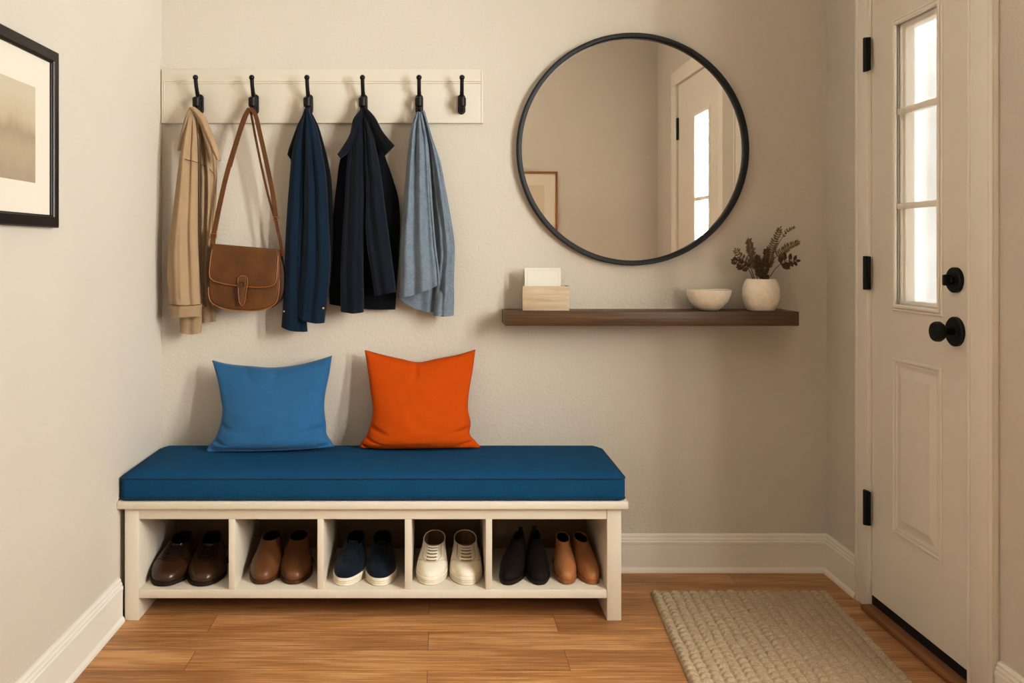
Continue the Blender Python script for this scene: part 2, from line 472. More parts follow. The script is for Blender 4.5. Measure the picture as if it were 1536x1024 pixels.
# door casing + jamb liner
bm = bmesh.new()
CX = XR - 0.018
box(bm, CX, XR, DY1+0.006, 3.105, 0, DTOP+0.10, 0.004)
box(bm, CX-0.003, CX+0.004, 3.088, 3.105, 0, DTOP+0.10, 0.002)
box(bm, CX, XR, 2.333, DY0-0.010, 0, DTOP+0.10, 0.004)
box(bm, CX-0.004, CX+0.004, 2.333, 2.352, 0, DTOP+0.10, 0.002)
box(bm, CX-0.003, CX+0.004, DY0-0.026, DY0-0.014, 0, DTOP+0.10, 0.002)
box(bm, CX, XR, 2.333, 3.105, DTOP+0.006, DTOP+0.10, 0.004)
box(bm, XR-0.006, WOUT+0.01, DY1+0.003, DY1+0.012, 0.0, DTOP+0.01)
box(bm, XR-0.006, WOUT+0.01, DY0-0.012, DY0-0.003, 0.0, DTOP+0.01)
box(bm, XR-0.006, WOUT+0.01, DY0-0.01, DY1+0.01, DTOP+0.003, DTOP+0.012)
struct('trim_1', bm, M['trim'], 'white casing and jamb framing the entry door', 'door casing', angle=30)

# the entry door
SX0, SX1 = XR-0.004, XR+0.04
SZ0 = 0.05
GY0, GY1, GZ0, GZ1 = 2.612, 2.851, 1.072, 1.990     # glass opening
door = thing('door_1', 'white panelled entry door with tall three-pane window', 'door', (XR, (DY0+DY1)/2, SZ0), None, 'structure')
bm = bmesh.new()
box(bm, SX0, SX1, DY0, GY0, SZ0, DTOP)
box(bm, SX0, SX1, GY1, DY1, SZ0, DTOP)
box(bm, SX0, SX1, GY0, GY1, SZ0, GZ0)
box(bm, SX0, SX1, GY0, GY1, GZ1, DTOP)
obj('slab', bm, M['door'], door, smooth=False)
def mitred(bm, map3, a0, a1, z0, z1, w, d0, d1, bev):
    """rectangular moulding with mitred corners; map3(a, d, z) places a point"""
    bv = max(bev, 0.0002)
    prof = [(0, d1), (0, d0+bv), (bv, d0), (w-bv, d0), (w, d0+bv), (w, d1)]
    rings = [[map3(a, d, z) for a, z in ((a0+i, z0+i), (a1-i, z0+i), (a1-i, z1-i), (a0+i, z1-i))] for i, d in prof]
    loft(bm, rings+[rings[0]], True)
    bmesh.ops.remove_doubles(bm, verts=bm.verts[:], dist=1e-6)
def yz_frame(bm, y0, y1, z0, z1, w, x0, x1, bev):
    mitred(bm, lambda a, d, z: Vector((d, a, z)), y0, y1, z0, z1, w, x0, x1, bev)
bm = bmesh.new()
yz_frame(bm, 2.588, 2.872, 1.050, 2.011, 0.009, SX0-0.006, SX0+0.003, 0.003)
yz_frame(bm, 2.600, 2.862, 1.060, 2.001, 0.011, SX0-0.009, SX0+0.003, 0.003)
yz_frame(bm, GY0-0.001, GY1+0.001, GZ0-0.001, GZ1+0.001, 0.008, SX0+0.010, SX1+0.006, 0.002)
yz_frame(bm, GY0+0.004, GY1-0.004, GZ0+0.004, GZ1-0.004, 0.010, SX0+0.020, SX1+0.010, 0.002)
for z in (1.393, 1.703):
    box(bm, SX0-0.001, SX0+0.012, GY0, GY1, z-0.010, z+0.010, 0.003)
    box(bm, SX0+0.012, SX0+0.036, GY0, GY1, z-0.007, z+0.007, 0.003)
obj('window_frame', bm, M['trim'], door, angle=30)
obj('window_pane', B(SX0+0.006, SX0+0.009, GY0, GY1, GZ0, GZ1), M['hazy'], door, smooth=False)
bm = bmesh.new()
PY0, PY1, PZ0, PZ1 = 2.592, 2.872, 0.316, 0.8965
yz_frame(bm, PY0, PY1, PZ0, PZ1, 0.011, SX0-0.006, SX0+0.003, 0.003)
yz_frame(bm, PY0+0.016, PY1-0.016, PZ0+0.016, PZ1-0.016, 0.006, SX0-0.003, SX0+0.003, 0.0015)
def field(bm, y0, y1, z0, z1, ins, x_edge, x_face):
    lo = [Vector((x_edge, y, z)) for y, z in ((y0,z0),(y1,z0),(y1,z1),(y0,z1))]
    hi = [Vector((x_face, y, z)) for y, z in ((y0+ins,z0+ins),(y1-ins,z0+ins),(y1-ins,z1-ins),(y0+ins,z1-ins))]
    loft(bm, [lo, hi], True, False, True)
field(bm, PY0+0.028, PY1-0.028, PZ0+0.028, PZ1-0.028, 0.030, SX0+0.0005, SX0-0.007)
obj('raised_panel', bm, M['door'], door, angle=12)
for z0, z1 in ((1.873, 1.989), (1.113, 1.229), (0.294, 0.413)):
    bm = bmesh.new()
    tube(bm, [(CX-0.005, DY1+0.006, z0), (CX-0.005, DY1+0.006, z1)], 0.0095, 12)
    box(bm, CX-0.005, CX+0.004, DY1-0.012, DY1+0.026, z0+0.001, z1-0.001, 0.001)
    tag(obj('hinge', bm, M['black'], door), 'black hinge')
def disc_x(bm, x0, x1, c, r, seg=40, bev=0.003):
    prof = [(r-bev, x1), (r, x1-bev if x1 > x0 else x1+bev), (r, x0)]
    rings = [[Vector((x, c[0]+rr*math.cos(2*PI*k/seg), c[1]+rr*math.sin(2*PI*k/seg))) for k in range(seg)] for rr, x in
             ((r, x0), (r, x1+bev), (r-bev, x1))]
    loft(bm, rings, True, True, True)
KY = 2.522
bm = bmesh.new()
disc_x(bm, SX0+0.001, SX0-0.011, (KY, 1.013), 0.043)
rosette = obj('knob_rosette', bm, M['black'], door); tag(rosette, 'black round plate')
bm = bmesh.new()
rr = [(0.012,-0.008),(0.011,-0.03),(0.013,-0.036),(0.024,-0.042),(0.0295,-0.05),(0.0295,-0.060),(0.026,-0.0665),(0.012,-0.069)]
loft(bm, [[Vector((SX0+x, KY+r*math.cos(2*PI*k/32), 1.013+r*math.sin(2*PI*k/32))) for k in range(32)] for r, x in rr], True, True, True)
tag(obj('door_knob', bm, M['black'], rosette), 'black round knob')
bm = bmesh.new()
disc_x(bm, SX0+0.001, SX0-0.013, (KY, 1.163), 0.037)
dead = obj('deadbolt', bm, M['black'], door); tag(dead, 'black round deadbolt')
bm = bmesh.new()
disc_x(bm, SX0-0.01, SX0-0.022, (KY, 1.163), 0.012)
box(bm, SX0-0.040, SX0-0.018, KY-0.006, KY+0.006, 1.163-0.016, 1.163+0.016, 0.004)
obj('thumb_turn', bm, M['black'], dead)
obj('door_sweep', B(SX0-0.002, SX1-0.002, DY0+0.002, DY1-0.002, 0.022, SZ0+0.002, 0.001), M['sweep'], door, smooth=False)
bm = bmesh.new()
box(bm, XR-0.045, WOUT+0.03, DY0-0.003, DY1+0.003, 0.0, 0.021, 0.006)
struct('trim_2', bm, M['threshold'], 'brown wooden threshold under the entry door', 'threshold')

# second door beyond the step in the right wall, seen only in the mirror
door2 = thing('door_2', 'second white door with lit window, reflected in the round mirror', 'door', (XA, 0.53, 0), None, 'structure')
bm = bmesh.new()
box(bm, XA+0.004, XA+0.048, D2Y0, W2[0], 0.01, D2TOP); box(bm, XA+0.004, XA+0.048, W2[1], D2Y1, 0.01, D2TOP)
box(bm, XA+0.004, XA+0.048, W2[0], W2[1], 0.01, 1.0); box(bm, XA+0.004, XA+0.048, W2[0], W2[1], 2.22, D2TOP)
obj('slab', bm, M['door'], door2, smooth=False)
bm = bmesh.new()
yz_frame(bm, W2[0]-0.02, W2[1]+0.02, 0.98, 2.24, 0.03, XA-0.006, XA+0.03, 0.004)
box(bm, XA, XA+0.03, W2[0], W2[1], 1.60, 1.63, 0.004)
obj('window_frame', bm, M['trim'], door2)
obj('window_pane', B(XA+0.018, XA+0.022, W2[0], W2[1], 1.0, 2.22), M['glass'], door2, smooth=False)
bm = bmesh.new()
box(bm, XA-0.012, XA+0.004, D2Y0-0.010, D2Y0+0.02, 2.10, 2.27, 0.002)
tag(obj('hinge', bm, M['black'], door2), 'black hinge')
bm = bmesh.new()
box(bm, XA-0.018, XA, D2Y0-0.13, D2Y0-0.004, 0, D2TOP+0.005, 0.004)
box(bm, XA-0.018, XA, D2Y1+0.004, D2Y1+0.10, 0, D2TOP+0.005, 0.004)
box(bm, XA-0.018, XA, D2Y0-0.13, D2Y1+0.10, D2TOP+0.006, D2TOP+0.12, 0.004)
struct('trim_3', bm, M['trim'], 'white casing of the second door, seen in the mirror', 'door casing')

added_win = thing('added_window_1', 'white framed unseen side window added to let in the key light', 'window', (XA, 1.49, W1[2]), None, 'structure')  # unseen window, added so the key light enters here
bm = bmesh.new()
yz_frame(bm, W1[0]-0.07, W1[1]+0.07, W1[2]-0.07, W1[3]+0.07, 0.08, XA-0.018, XA+0.004, 0.003)
yz_frame(bm, W1[0], W1[1], W1[2], W1[3], 0.03, XA+0.02, XA+0.07, 0.003)
obj('window_frame', bm, M['trim'], added_win)  # frame of the added unseen window
obj('window_pane', B(XA+0.044, XA+0.048, W1[0]+0.02, W1[1]-0.02, W1[2]+0.02, W1[3]-0.02), M['glass'], added_win, smooth=False)  # pane of the added unseen window

# outside
struct('ground', B(1.9, 14, -8, 16, -0.12, -0.06), M['ground'], 'pale paving outside the door glass', 'ground', smooth=False)
rnd = random.Random(4)
def shrub(cx, cy, h, r, label, n=3600):
    t = thing('shrub', label, 'shrub', (cx, cy, -0.06), 'shrubs outside the door')
    bm = bmesh.new()
    tube(bm, [(cx, cy, -0.06), (cx+0.05, cy, h*0.3), (cx-0.03, cy+0.05, h*0.75)], [0.09, 0.06, 0.02], 10)
    for k in range(7):
        a = k*0.9; tube(bm, [(cx, cy, h*(0.15+0.07*k)), (cx+r*0.6*math.cos(a), cy+r*0.6*math.sin(a), h*(0.35+0.08*k))], [0.03, 0.01], 6)
    obj('trunk', bm, M['bark'], t)
    bm = bmesh.new()
    for k in range(n):
        d = Vector((rnd.gauss(0,1), rnd.gauss(0,1), rnd.gauss(0,1))).normalized()*(rnd.random()**0.4)
        c = Vector((cx+d.x*r, cy+d.y*r, h*0.55+d.z*h*0.45))
        lump = noise.noise(c*1.7)
        if lump < -0.12: continue
        s = rnd.uniform(0.03, 0.065)
        a = Vector((rnd.gauss(0,1), rnd.gauss(0,1), rnd.gauss(0,1))).normalized(); b_ = a.orthogonal().normalized()
        vs = [bm.verts.new(c+a*s), bm.verts.new(c+b_*s*0.45), bm.verts.new(c-a*s), bm.verts.new(c-b_*s*0.45)]
        bm.faces.new(vs)
    obj('foliage', bm, M['shrubleaf'], t, smooth=False, recalc=False)
shrub(4.4, 7.7, 4.2, 1.5, 'pale leafy shrub seen through the upper door glass')
shrub(6.6, 11.8, 5.5, 2.2, 'taller pale shrub behind the other, through the door glass', 6000)

# ------------------------------------------------------------------ picture on the left wall
pic = thing('framed_picture', 'black framed watercolour in a wide white mat on the left wall', 'picture', (XL, 2.18, 1.312))
PA, PB, PC, PD = 1.87, 2.418, 1.312, 1.799    # y0 y1 z0 z1
bm = bmesh.new()
mitred(bm, lambda a, d, z: Vector((XL-d, a, z)), PA, PB, PC, PD, 0.031, -0.022, -0.001, 0.003)
mitred(bm, lambda a, d, z: Vector((XL-d, a, z)), PA+0.029, PB-0.029, PC+0.029, PD-0.029, 0.005, -0.016, -0.006, 0.001)
obj('frame', bm, M['picframe'], pic, angle=30)
obj('mat_board', B(XL+0.002, XL+0.010, PA+0.02, PB-0.02, PC+0.02, PD-0.02), M['mat'], pic, smooth=False)
obj('watercolour', B(XL+0.0095, XL+0.0112, PA+0.12, 2.298, 1.428, 1.681), M['art'], pic, smooth=False)

pic2 = thing('framed_picture', 'thin brown framed print reflected low in the round mirror', 'picture', (0.62, YB, 1.2))
d2 = 2*D - YB
x1_, z1_ = (835-VX)/F*d2, EYE-(258-VY)/F*d2
x0_, z0_ = x1_-0.62, z1_-0.80
def xz_frame(bm, x0, x1, z0, z1, w, y0, y1, bev):
    mitred(bm, lambda a, d, z: Vector((a, d, z)), x0, x1, z0, z1, w, y0, y1, bev)
bm = bmesh.new(); mitred(bm, lambda a, d, z: Vector((a, YB-d, z)), x0_, x1_, z0_, z1_, 0.017, -0.025, -0.001, 0.003)
obj('frame', bm, M['brownframe'], pic2)
obj('mat_board', B(x0_+0.01, x1_-0.01, YB+0.002, YB+0.010, z0_+0.01, z1_-0.01), M['mat'], pic2, smooth=False)
obj('print', B(x0_+0.11, x1_-0.11, YB+0.0095, YB+0.0115, z0_+0.12, z1_-0.115), M['art2'], pic2, smooth=False)

# ------------------------------------------------------------------ round mirror
dm = D - 0.03
mc = P(949.5, 223.5, dm); mr = 174.5/F*dm
mir = thing('round_mirror', 'large round mirror with a thin black rim above the shelf', 'mirror', (mc.x, D, mc.z - mr))
def ring_xz(r, y, seg=128):
    return [Vector((mc.x+r*math.cos(2*PI*k/seg), y, mc.z+r*math.sin(2*PI*k/seg))) for k in range(seg)]
bm = bmesh.new()
rings = [ring_xz(r, y) for r, y in ((mr-0.003, D-0.001), (mr, D-0.004), (mr, D-0.030), (mr-0.003, D-0.034), (mr-0.017, D-0.034), (mr-0.019, D-0.032), (mr-0.019, D-0.002), (mr-0.003, D-0.001))]
loft(bm, rings)
obj('rim', bm, M['mirrorframe'], mir, angle=50)
bm = bmesh.new()
loft(bm, [ring_xz(mr-0.018, D-0.016), ring_xz(mr-0.018, D-0.004)], True, True, True)
obj('mirror_glass', bm, M['mirror'], mir, smooth=False)

# ------------------------------------------------------------------ floating shelf and its things
SHF = 3.213
SX0_, SX1_ = P(757.5, 467, SHF).x, P(1199, 467, SHF).x
SHT = P(757, 467.5, SHF).z; SHB = P(757, 488.7, SHF).z
o = obj('floating_shelf', B(SX0_, SX1_, SHF, D-0.001, SHB, SHT, 0.003), M['walnut'], angle=30)
tag(o, 'dark walnut floating shelf below the round mirror', 'shelf')
# letter box
bx = thing('letter_box', 'pale wooden open box holding cards at the left end of the shelf', 'box', (0.40, 3.30, SHT))
bd = 3.262
lx0, lx1 = P(784, 0, bd).x, P(854, 0, bd).x
lh = 37/F*bd
by1 = 3.352; wt = 0.008
rot = (Vector((lx1, bd, 0)), math.radians(-3.5), 'Z')
obj('front_panel', B(lx0, lx1, bd, bd+wt, SHT+0.0005, SHT+lh, 0.0012, rot=rot), M['paleoak'], bx, angle=30)
obj('back_panel', B(lx0, lx1, by1-wt, by1, SHT+0.0005, SHT+lh, 0.0012, rot=rot), M['paleoak'], bx, angle=30)
obj('side_panel', B(lx0, lx0+wt, bd+wt, by1-wt, SHT+0.0005, SHT+lh, 0.0012, rot=rot), M['paleoak'], bx, angle=30)
obj('side_panel', B(lx1-wt, lx1, bd+wt, by1-wt, SHT+0.0005, SHT+lh, 0.0012, rot=rot), M['paleoak'], bx, angle=30)
obj('bottom_panel', B(lx0+wt, lx1-wt, bd+wt, by1-wt, SHT+0.0005, SHT+0.009, rot=rot), M['paleoak'], bx, smooth=False)
def card(xa, xb, yt, d, label, border=True):
    a, b = P(xa, yt, d), P(xb, yt, d)
    z0 = SHT+0.0095
    t = thing('card', label, 'card', ((a.x+b.x)/2, d, z0), None)
    obj('sheet', B(a.x, b.x, d, d+0.003, z0, a.z, 0.0006), M['card'], t, smooth=False)
    if border:
        bm = bmesh.new(); xz_frame(bm, a.x+0.010, b.x-0.007, z0+0.012, a.z-0.008, 0.0018, d-0.0008, d+0.0005, 0)
        obj('printed_border', bm, M['cardline'], t, smooth=False)
card(787, 841, 401.5, 3.288, 'cream card with a thin border at the front of the wooden box')
card(784.5, 838, 402.5, 3.31, 'plain cream card behind the bordered one in the wooden box', False)
# bowl
bc = P(1063, 466, 3.29); bc = Vector((bc.x, 3.29, SHT+0.0005))
br_ = 33/F*3.29; bh = 0.076
bowl = thing('bowl', 'small cream stoneware bowl with rust speckled inside on the shelf', 'bowl', bc)
bm = bmesh.new()
outp = [(0.030,0),(0.034,0.001),(br_*0.62,0.012),(br_*0.83,0.032),(br_*0.95,0.055),(br_,bh),(br_-0.003,bh+0.002),(br_-0.006,bh)]
lathe(bm, outp, bc, 56, 0, 0.0016, 0.6)
obj('outer_shell', bm, M['ceramic'], bowl, angle=60)
bm = bmesh.new()
inp = [(br_-0.0055,bh-0.0005),(br_*0.9,0.055),(br_*0.75,0.036),(br_*0.5,0.02),(0.01,0.014)]
lathe(bm, inp, bc, 56, 0, 0.0016, 0.6)
obj('glazed_inside', bm, M['bowlin'], bowl, angle=60)
# vase
vc = Vector((P(1141.5, 466, 3.285).x, 3.285, SHT+0.0005))
vk = 3.285/F
vase = thing('vase', 'round cream stoneware vase holding dried sprigs at the shelf end', 'vase', vc)
vh = 47*vk
bm = bmesh.new()
pv = [(0.0,0),(17*vk,0),(20*vk,0.002),(24*vk,0.18*vh),(26.6*vk,0.38*vh),(27.2*vk,0.55*vh),(26*vk,0.75*vh),(23.5*vk,0.90*vh),(21.3*vk,0.975*vh),(20.5*vk,vh),(19.3*vk,vh),(19.3*vk,0.97*vh),(23*vk,0.8*vh)]
pr = [(a, b) for a, b in [(v.x, v.y) for v in catmull([(r, z, 0) for r, z in pv[1:]], 44)]]
lathe(bm, pr, vc, 56)
obj('pot', bm, M['ceramic'], vase, angle=60)
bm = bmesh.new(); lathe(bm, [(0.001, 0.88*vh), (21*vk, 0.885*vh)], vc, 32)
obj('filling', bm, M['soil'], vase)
# dried sprigs
def leaf(bm, c, a, n, L, w):
    s = a.cross(n).normalized()
    pts = [c, c+a*L*0.35+s*w*0.5+n*w*0.15, c+a*L*0.7+s*w*0.4+n*w*0.1, c+a*L, c+a*L*0.7-s*w*0.4+n*w*0.1, c+a*L*0.35-s*w*0.5+n*w*0.15]
    m1 = bm.verts.new(c+a*L*0.5)
    vs = [bm.verts.new(p) for p in pts]
    for i in range(6):
        bm.faces.new((vs[i], vs[(i+1) % 6], m1))
rnd = random.Random(11)
KS = 1.25
def sprig(base, path, label, leaf_L, leaf_w, step, mat, start=0.3, spread=0.9, dep=0.0):
    pts = [Vector((vc.x + base*vk, vc.y + dep*0.3, vc.z+0.885*vh))]
    for k, (x, y) in enumerate(path):
        pts.append(P(x, y, vc.y + dep*(k+1)/len(path)))
    cv = catmull(pts, 26)
    t = thing('dried_sprig', label, 'dried sprig', pts[0], 'dried sprigs in the vase')
    bm = bmesh.new()
    tube(bm, cv, [0.0016*(1-0.6*i/26) for i in range(27)], 6)
    obj('stem', bm, M['stem'], t)
    bm = bmesh.new()
    i = start*26; side = 1
    while i < 26.01:
        k = min(int(i), 25); p = cv[k].lerp(cv[k+1], i-k) if k < 26 else cv[26]
        tg = (cv[min(k+1,26)] - cv[max(k-1,0)]).normalized()
        fr = i/26; sc = 1.0 - 0.45*max(0, (fr-start)/(1-start))
        for sd in (side, -side):
            sv = tg.cross(Vector((0,-1,0))).normalized()*sd
            tw = rnd.uniform(-0.9, 0.9)
            a = (tg*(1-spread*0.55) + sv*spread + Vector((0, -tw, 0))*0.6).normalized()
            n = (Vector((0,-1,0)) - a*a.y*-1 + Vector((rnd.uniform(-.6,.6), 0, rnd.uniform(-.6,.6)))).normalized()
            leaf(bm, p, a, n, KS*leaf_L*sc*rnd.uniform(0.8, 1.15), KS*leaf_w*sc)
        i += step; side = -side
    leaf(bm, cv[26], (cv[26]-cv[25]).normalized(), Vector((0,-1,0)), leaf_L*0.6, leaf_w*0.6)
    obj('leaves', bm, mat, t, smooth=False, recalc=False)
sprig(-5, [(1134,400),(1127,378),(1123,361)], 'broad fern-like dried sprig left of centre in the vase', 0.022, 0.011, 1.0, M['leafdry'])
sprig(-9, [(1126,402),(1112,386),(1104,375)], 'dried sprig reaching up to the far left of the vase', 0.020, 0.009, 2.2, M['leafdry'], 0.35)
sprig(-11, [(1124,406),(1110,395),(1101,391)], 'lowest dried sprig bending left over the vase rim', 0.024, 0.013, 2.6, M['leafdark'], 0.4)
sprig(0, [(1150,402),(1158,372),(1170,343)], 'tallest dried sprig with ferny tip standing right of centre', 0.022, 0.009, 0.9, M['leafdry'], 0.35)
sprig(5, [(1160,380),(1178,350),(1191,341)], 'thin bare dried sprig rising to the upper right of the vase', 0.012, 0.004, 1.6, M['leafdark'], 0.6, 0.6, 0.02)
sprig(4, [(1158,392),(1180,372),(1197,363)], 'feathery dried sprig leaning right with a fuzzy tip', 0.018, 0.007, 1.0, M['leafdry'], 0.45, 0.9, -0.02)
sprig(8, [(1164,402),(1178,392),(1193,391)], 'dark broad-leaved dried sprig leaning low to the right', 0.036, 0.019, 3.6, M['leafdark'], 0.5, 0.9)
sprig(1, [(1146,410),(1148,392),(1150,376)], 'short dense dried sprig in the middle of the vase', 0.022, 0.011, 1.3, M['leafdark'], 0.15, 0.8, -0.03)
sprig(-2, [(1139,408),(1138,396),(1136,385)], 'short dried sprig just left of the middle one', 0.020, 0.010, 1.5, M['leafdark'], 0.2, 0.8, -0.02)

# ------------------------------------------------------------------ coat rack
dr = D - 0.02
rk = thing('coat_rack', 'long white wall rack with six black hooks, coats hanging from it', 'coat rack', ((XL+0.17)/2, D, 1.742))
ra, rb = P(243, 103.5, dr), P(725, 184.5, dr)
RX0 = XL+0.003
bm = bmesh.new()
box(bm, RX0, rb.x, D-0.018, D-0.0005, rb.z, ra.z, 0.0025)
zb = P(0, 121.5, dr).z
for dz in (0, -0.008):
    tube(bm, [(RX0+0.012, D-0.0185, zb+dz), (rb.x-0.006, D-0.0185, zb+dz)], 0.0022, 6)
tube(bm, [(RX0+0.012, D-0.0185, zb), (RX0+0.012, D-0.0185, rb.z+0.004)], 0.0016, 6)
tube(bm, [(rb.x-0.008, D-0.0185, ra.z-0.006), (rb.x-0.008, D-0.0185, rb.z+0.004)], 0.0014, 6)
obj('backboard', bm, M['rackpaint'], rk, angle=40)
HOOKX = []
for hx in (299, 382, 463.5, 545.5, 629, 692.5):
    c = P(hx, 156, D-0.03)
    HOOKX.append(c.x)
    bm = bmesh.new()
    # back plate: upright capsule
    pts = []
    for k in range(24):
        a = 2*PI*k/24
        pts.append((c.x+0.0150*math.cos(a), c.z+(0.024 if math.sin(a) > 0 else -0.024)+0.0150*math.sin(a)))
    slab(bm, pts, D-0.028, D-0.017, 0.003, 2)
    # upper prong
    z0 = c.z+0.026
    up = catmull([(c.x, D-0.024, z0-0.014), (c.x, D-0.045, z0-0.004), (c.x, D-0.070, z0+0.030), (c.x, D-0.083, z0+0.066)], 14)
    tube(bm, up, [0.0080]*8+[0.0075]*7, 10)
    bmesh.ops.create_uvsphere(bm, u_segments=12, v_segments=10, radius=0.0105, matrix=Matrix.Translation(up[-1]))
    # lower hook, a fat J
    lo = catmull([(c.x, D-0.024, c.z-0.004), (c.x, D-0.040, c.z-0.026), (c.x, D-0.056, c.z-0.032), (c.x, D-0.068, c.z-0.018), (c.x, D-0.069, c.z+0.012)], 16)
    tube(bm, lo, 0.0085, 10)
    tube(bm, [(c.x, D-0.069, c.z-0.020), (c.x, D-0.069, c.z-0.014), (c.x, D-0.069, c.z+0.016), (c.x, D-0.069, c.z+0.021)], [0.008, 0.0155, 0.0155, 0.008], 12)
    tag(obj('hook', bm, M['hookblack'], rk, angle=50), 'black iron hook')

# ------------------------------------------------------------------ hanging clothes
def panel(name, left, right, off, bulge, folds, mat, parent, hem=0.0, nu=36, nv=56, wr=0.004, seed=0, back=0.012, ws=9, hem_pts=None):
    """draped piece of cloth between two edges given on the picture plane at depth D-off"""
    d = D - off
    n = max(len(left), len(right))
    L = catmull([(x, y, 0) for x, y in left], nv); R_ = catmull([(x, y, 0) for x, y in right], nv)
    fr, bk = [], []
    for j in range(nv+1):
        v = j/nv; rf, rb2 = [], []
        for i in range(nu+1):
            u = i/nu
            p = L[j].lerp(R_[j], u)
            y = p.y + hem*math.sin(PI*u)*smoothstep(0.75, 1.0, v)
            w = P(p.x, y, d)
            e = max(0.0, 1-(2*u-1)**2)
            z = bulge*(e**0.5)*(0.35+0.65*smoothstep(0, 0.25, v))
            for (ut, ub, wd, am, *rng) in folds:
                v0, v1 = rng if rng else (0.0, 1.0)
                uc = ut+(ub-ut)*v
                z += 1.15*am*math.exp(-((u-uc)/wd)**2)*smoothstep(v0, v0+0.15, v)*(1-smoothstep(v1, v1+0.12, v))*(e**0.35)
            z += wr*noise.noise(Vector((u*2.5+seed*7, v*ws*0.5+seed, seed*3.1)))*(e**0.35)
            z += wr*0.9*noise.noise(Vector((u*3.2+v*2.0+seed*3, v*ws*1.6-u*1.5, seed*1.7)))*(e**0.35)
            rf.append(Vector((w.x, d - max(z, -off+0.022), w.z)))
            rb2.append(Vector((w.x, min(d + back*(e**0.5), D-0.004), w.z)))
        fr.append(rf); bk.append(rb2)
    bm = bmesh.new()
    rings = [fr[j] + list(reversed(bk[j]))[1:-1] for j in range(nv+1)]
    loft(bm, rings, True, True, True)
    return obj(name, bm, mat, parent, angle=75)

def line_on(name, pts, off, r, mat, parent, n=14):
    bm = bmesh.new()
    tube(bm, catmull([P(x, y, D-off) for x, y in pts], n), r, 6)
    return obj(name, bm, mat, parent)

# beige coat
coat = thing('coat', 'beige cotton coat hanging from the leftmost hook', 'coat', P(290, 500, D-0.06))
panel('body', [(289,170),(298,205),(300,270),(300,340),(300,400),(300,440),(301,460)], [(301,170),(318,215),(325,250),(325,290),(322,340),(318,400),(323,460)], 0.045, 0.014,
      [(0.55,0.62,0.10,0.010),(0.35,0.3,0.09,-0.010),(0.8,0.8,0.08,-0.006)], M['beige'], coat, 0, seed=1)
panel('sleeve', [(283,168),(275,205),(268,250),(261,305),(254,355),(251,400),(252,435),(254.5,457)], [(293,168),(297,205),(298,250),(298,305),(298,355),(300,400),(301,435),(302,457)], 0.092, 0.036,
      [(0.3,0.35,0.12,0.008),(0.62,0.7,0.08,-0.010),(0.5,0.5,0.07,0.006,0.45,0.9),(0.15,0.2,0.06,-0.005)], M['beige'], coat, 0, seed=2)
panel('cuff', [(253.5,455),(254,465),(255,475.5)], [(303,455),(303,465),(302.5,474)], 0.094, 0.040, [(0.45,0.4,0.1,0.004)], M['beigelight'], coat, 0, 30, 10, seed=3, wr=0.002)
panel('hem', [(269,470),(269.5,486),(270,498)], [(303,470),(303,486),(302,499)], 0.072, 0.020, [(0.5,0.5,0.15,-0.006)], M['beigelight'], coat, 2.5, 26, 12, seed=4, wr=0.003)
panel('hem', [(301,455),(302,470),(303,484)], [(323,455),(324,470),(324,482)], 0.036, 0.010, [(0.6,0.6,0.2,-0.005)], M['beigelight'], coat, 0, 20, 12, seed=5, wr=0.003)
panel('collar', [(285,160),(277,178),(271,200),(266,226)], [(291,163),(286,176),(280,196),(273,226)], 0.095, 0.012, [], M['beigelight'], coat, 0, 14, 24, seed=6, wr=0.002)
panel('collar', [(283,162),(295,178),(308,204),(316,222),(325,240)], [(292,160),(308,175),(321,205),(327,222),(332,241)], 0.100, 0.016, [(0.5,0.5,0.2,0.004)], M['beige'], coat, 0, 16, 28, seed=7, wr=0.002)
line_on('front_placket', [(294,172),(297,220),(298,300),(298.5,360),(301,420),(302.5,455)], 0.098, 0.0016, M['stitch'], coat, 30)

line_on('yoke_seam', [(273,237),(282,240),(291,242),(297,244)], 0.132, 0.0011, M['stitch'], coat, 12)
line_on('yoke_seam', [(300,247),(308,249),(316,255),(322,263)], 0.062, 0.0011, M['stitch'], coat, 12)
line_on('cuff_seam', [(254.5,456),(270,458),(286,458),(302,456)], 0.140, 0.0010, M['stitch'], coat, 12)

# satchel
bag = thing('satchel', 'tan leather satchel hanging by its strap from the second hook', 'bag', P(367, 466, D-0.08))
bd0 = D - 0.115
def PX(pts, d):
    return [(P(x, y, d).x, P(x, y, d).z) for x, y in pts]
body_o = catmull([(319,366,0),(315,385,0),(313,415,0),(313,443,0),(320,456,0),(340,463.5,0),(365,466,0),(388,465.5,0),(406,460,0),(416,449,0),(419,420,0),(419.5,390,0),(418,374,0)], 48)
bm = bmesh.new(); slab(bm, PX([(p.x, p.y) for p in body_o], bd0), bd0, D-0.062, 0.009, 4)
obj('body', bm, M['leather'], bag, angle=50)
gus = catmull([(417,376,0),(423,392,0),(426,412,0),(425,438,0),(419,452,0),(408,461,0)], 24)
gin = catmull([(404,378,0),(408,400,0),(408,440,0),(402,456,0)], 12)
bm = bmesh.new(); slab(bm, PX([(p.x, p.y) for p in gus]+[(p.x, p.y) for p in reversed(gin)], bd0+0.02), bd0+0.014, D-0.058, 0.004, 2)
obj('gusset', bm, M['gusset'], bag, angle=50)
flap_o = catmull([(320,365.5,0),(316,388,0),(314,410,0),(317,418.5,0),(326,423,0),(345,427,0),(370,430,0),(395,430.5,0),(408,428,0),(414,421,0),(416,398,0),(417.5,374,0)], 48)
FL = [(p.x, p.y) for p in flap_o]
bm = bmesh.new(); slab(bm, PX(FL, bd0), bd0-0.012, bd0+0.002, 0.005, 3)
slab(bm, PX([(320,365.5),(360,369),(417.5,374),(417,380),(320,372)], bd0), bd0-0.010, D-0.064, 0.006, 3)
flap = obj('flap', bm, M['leather'], bag, angle=50)
bm = bmesh.new()
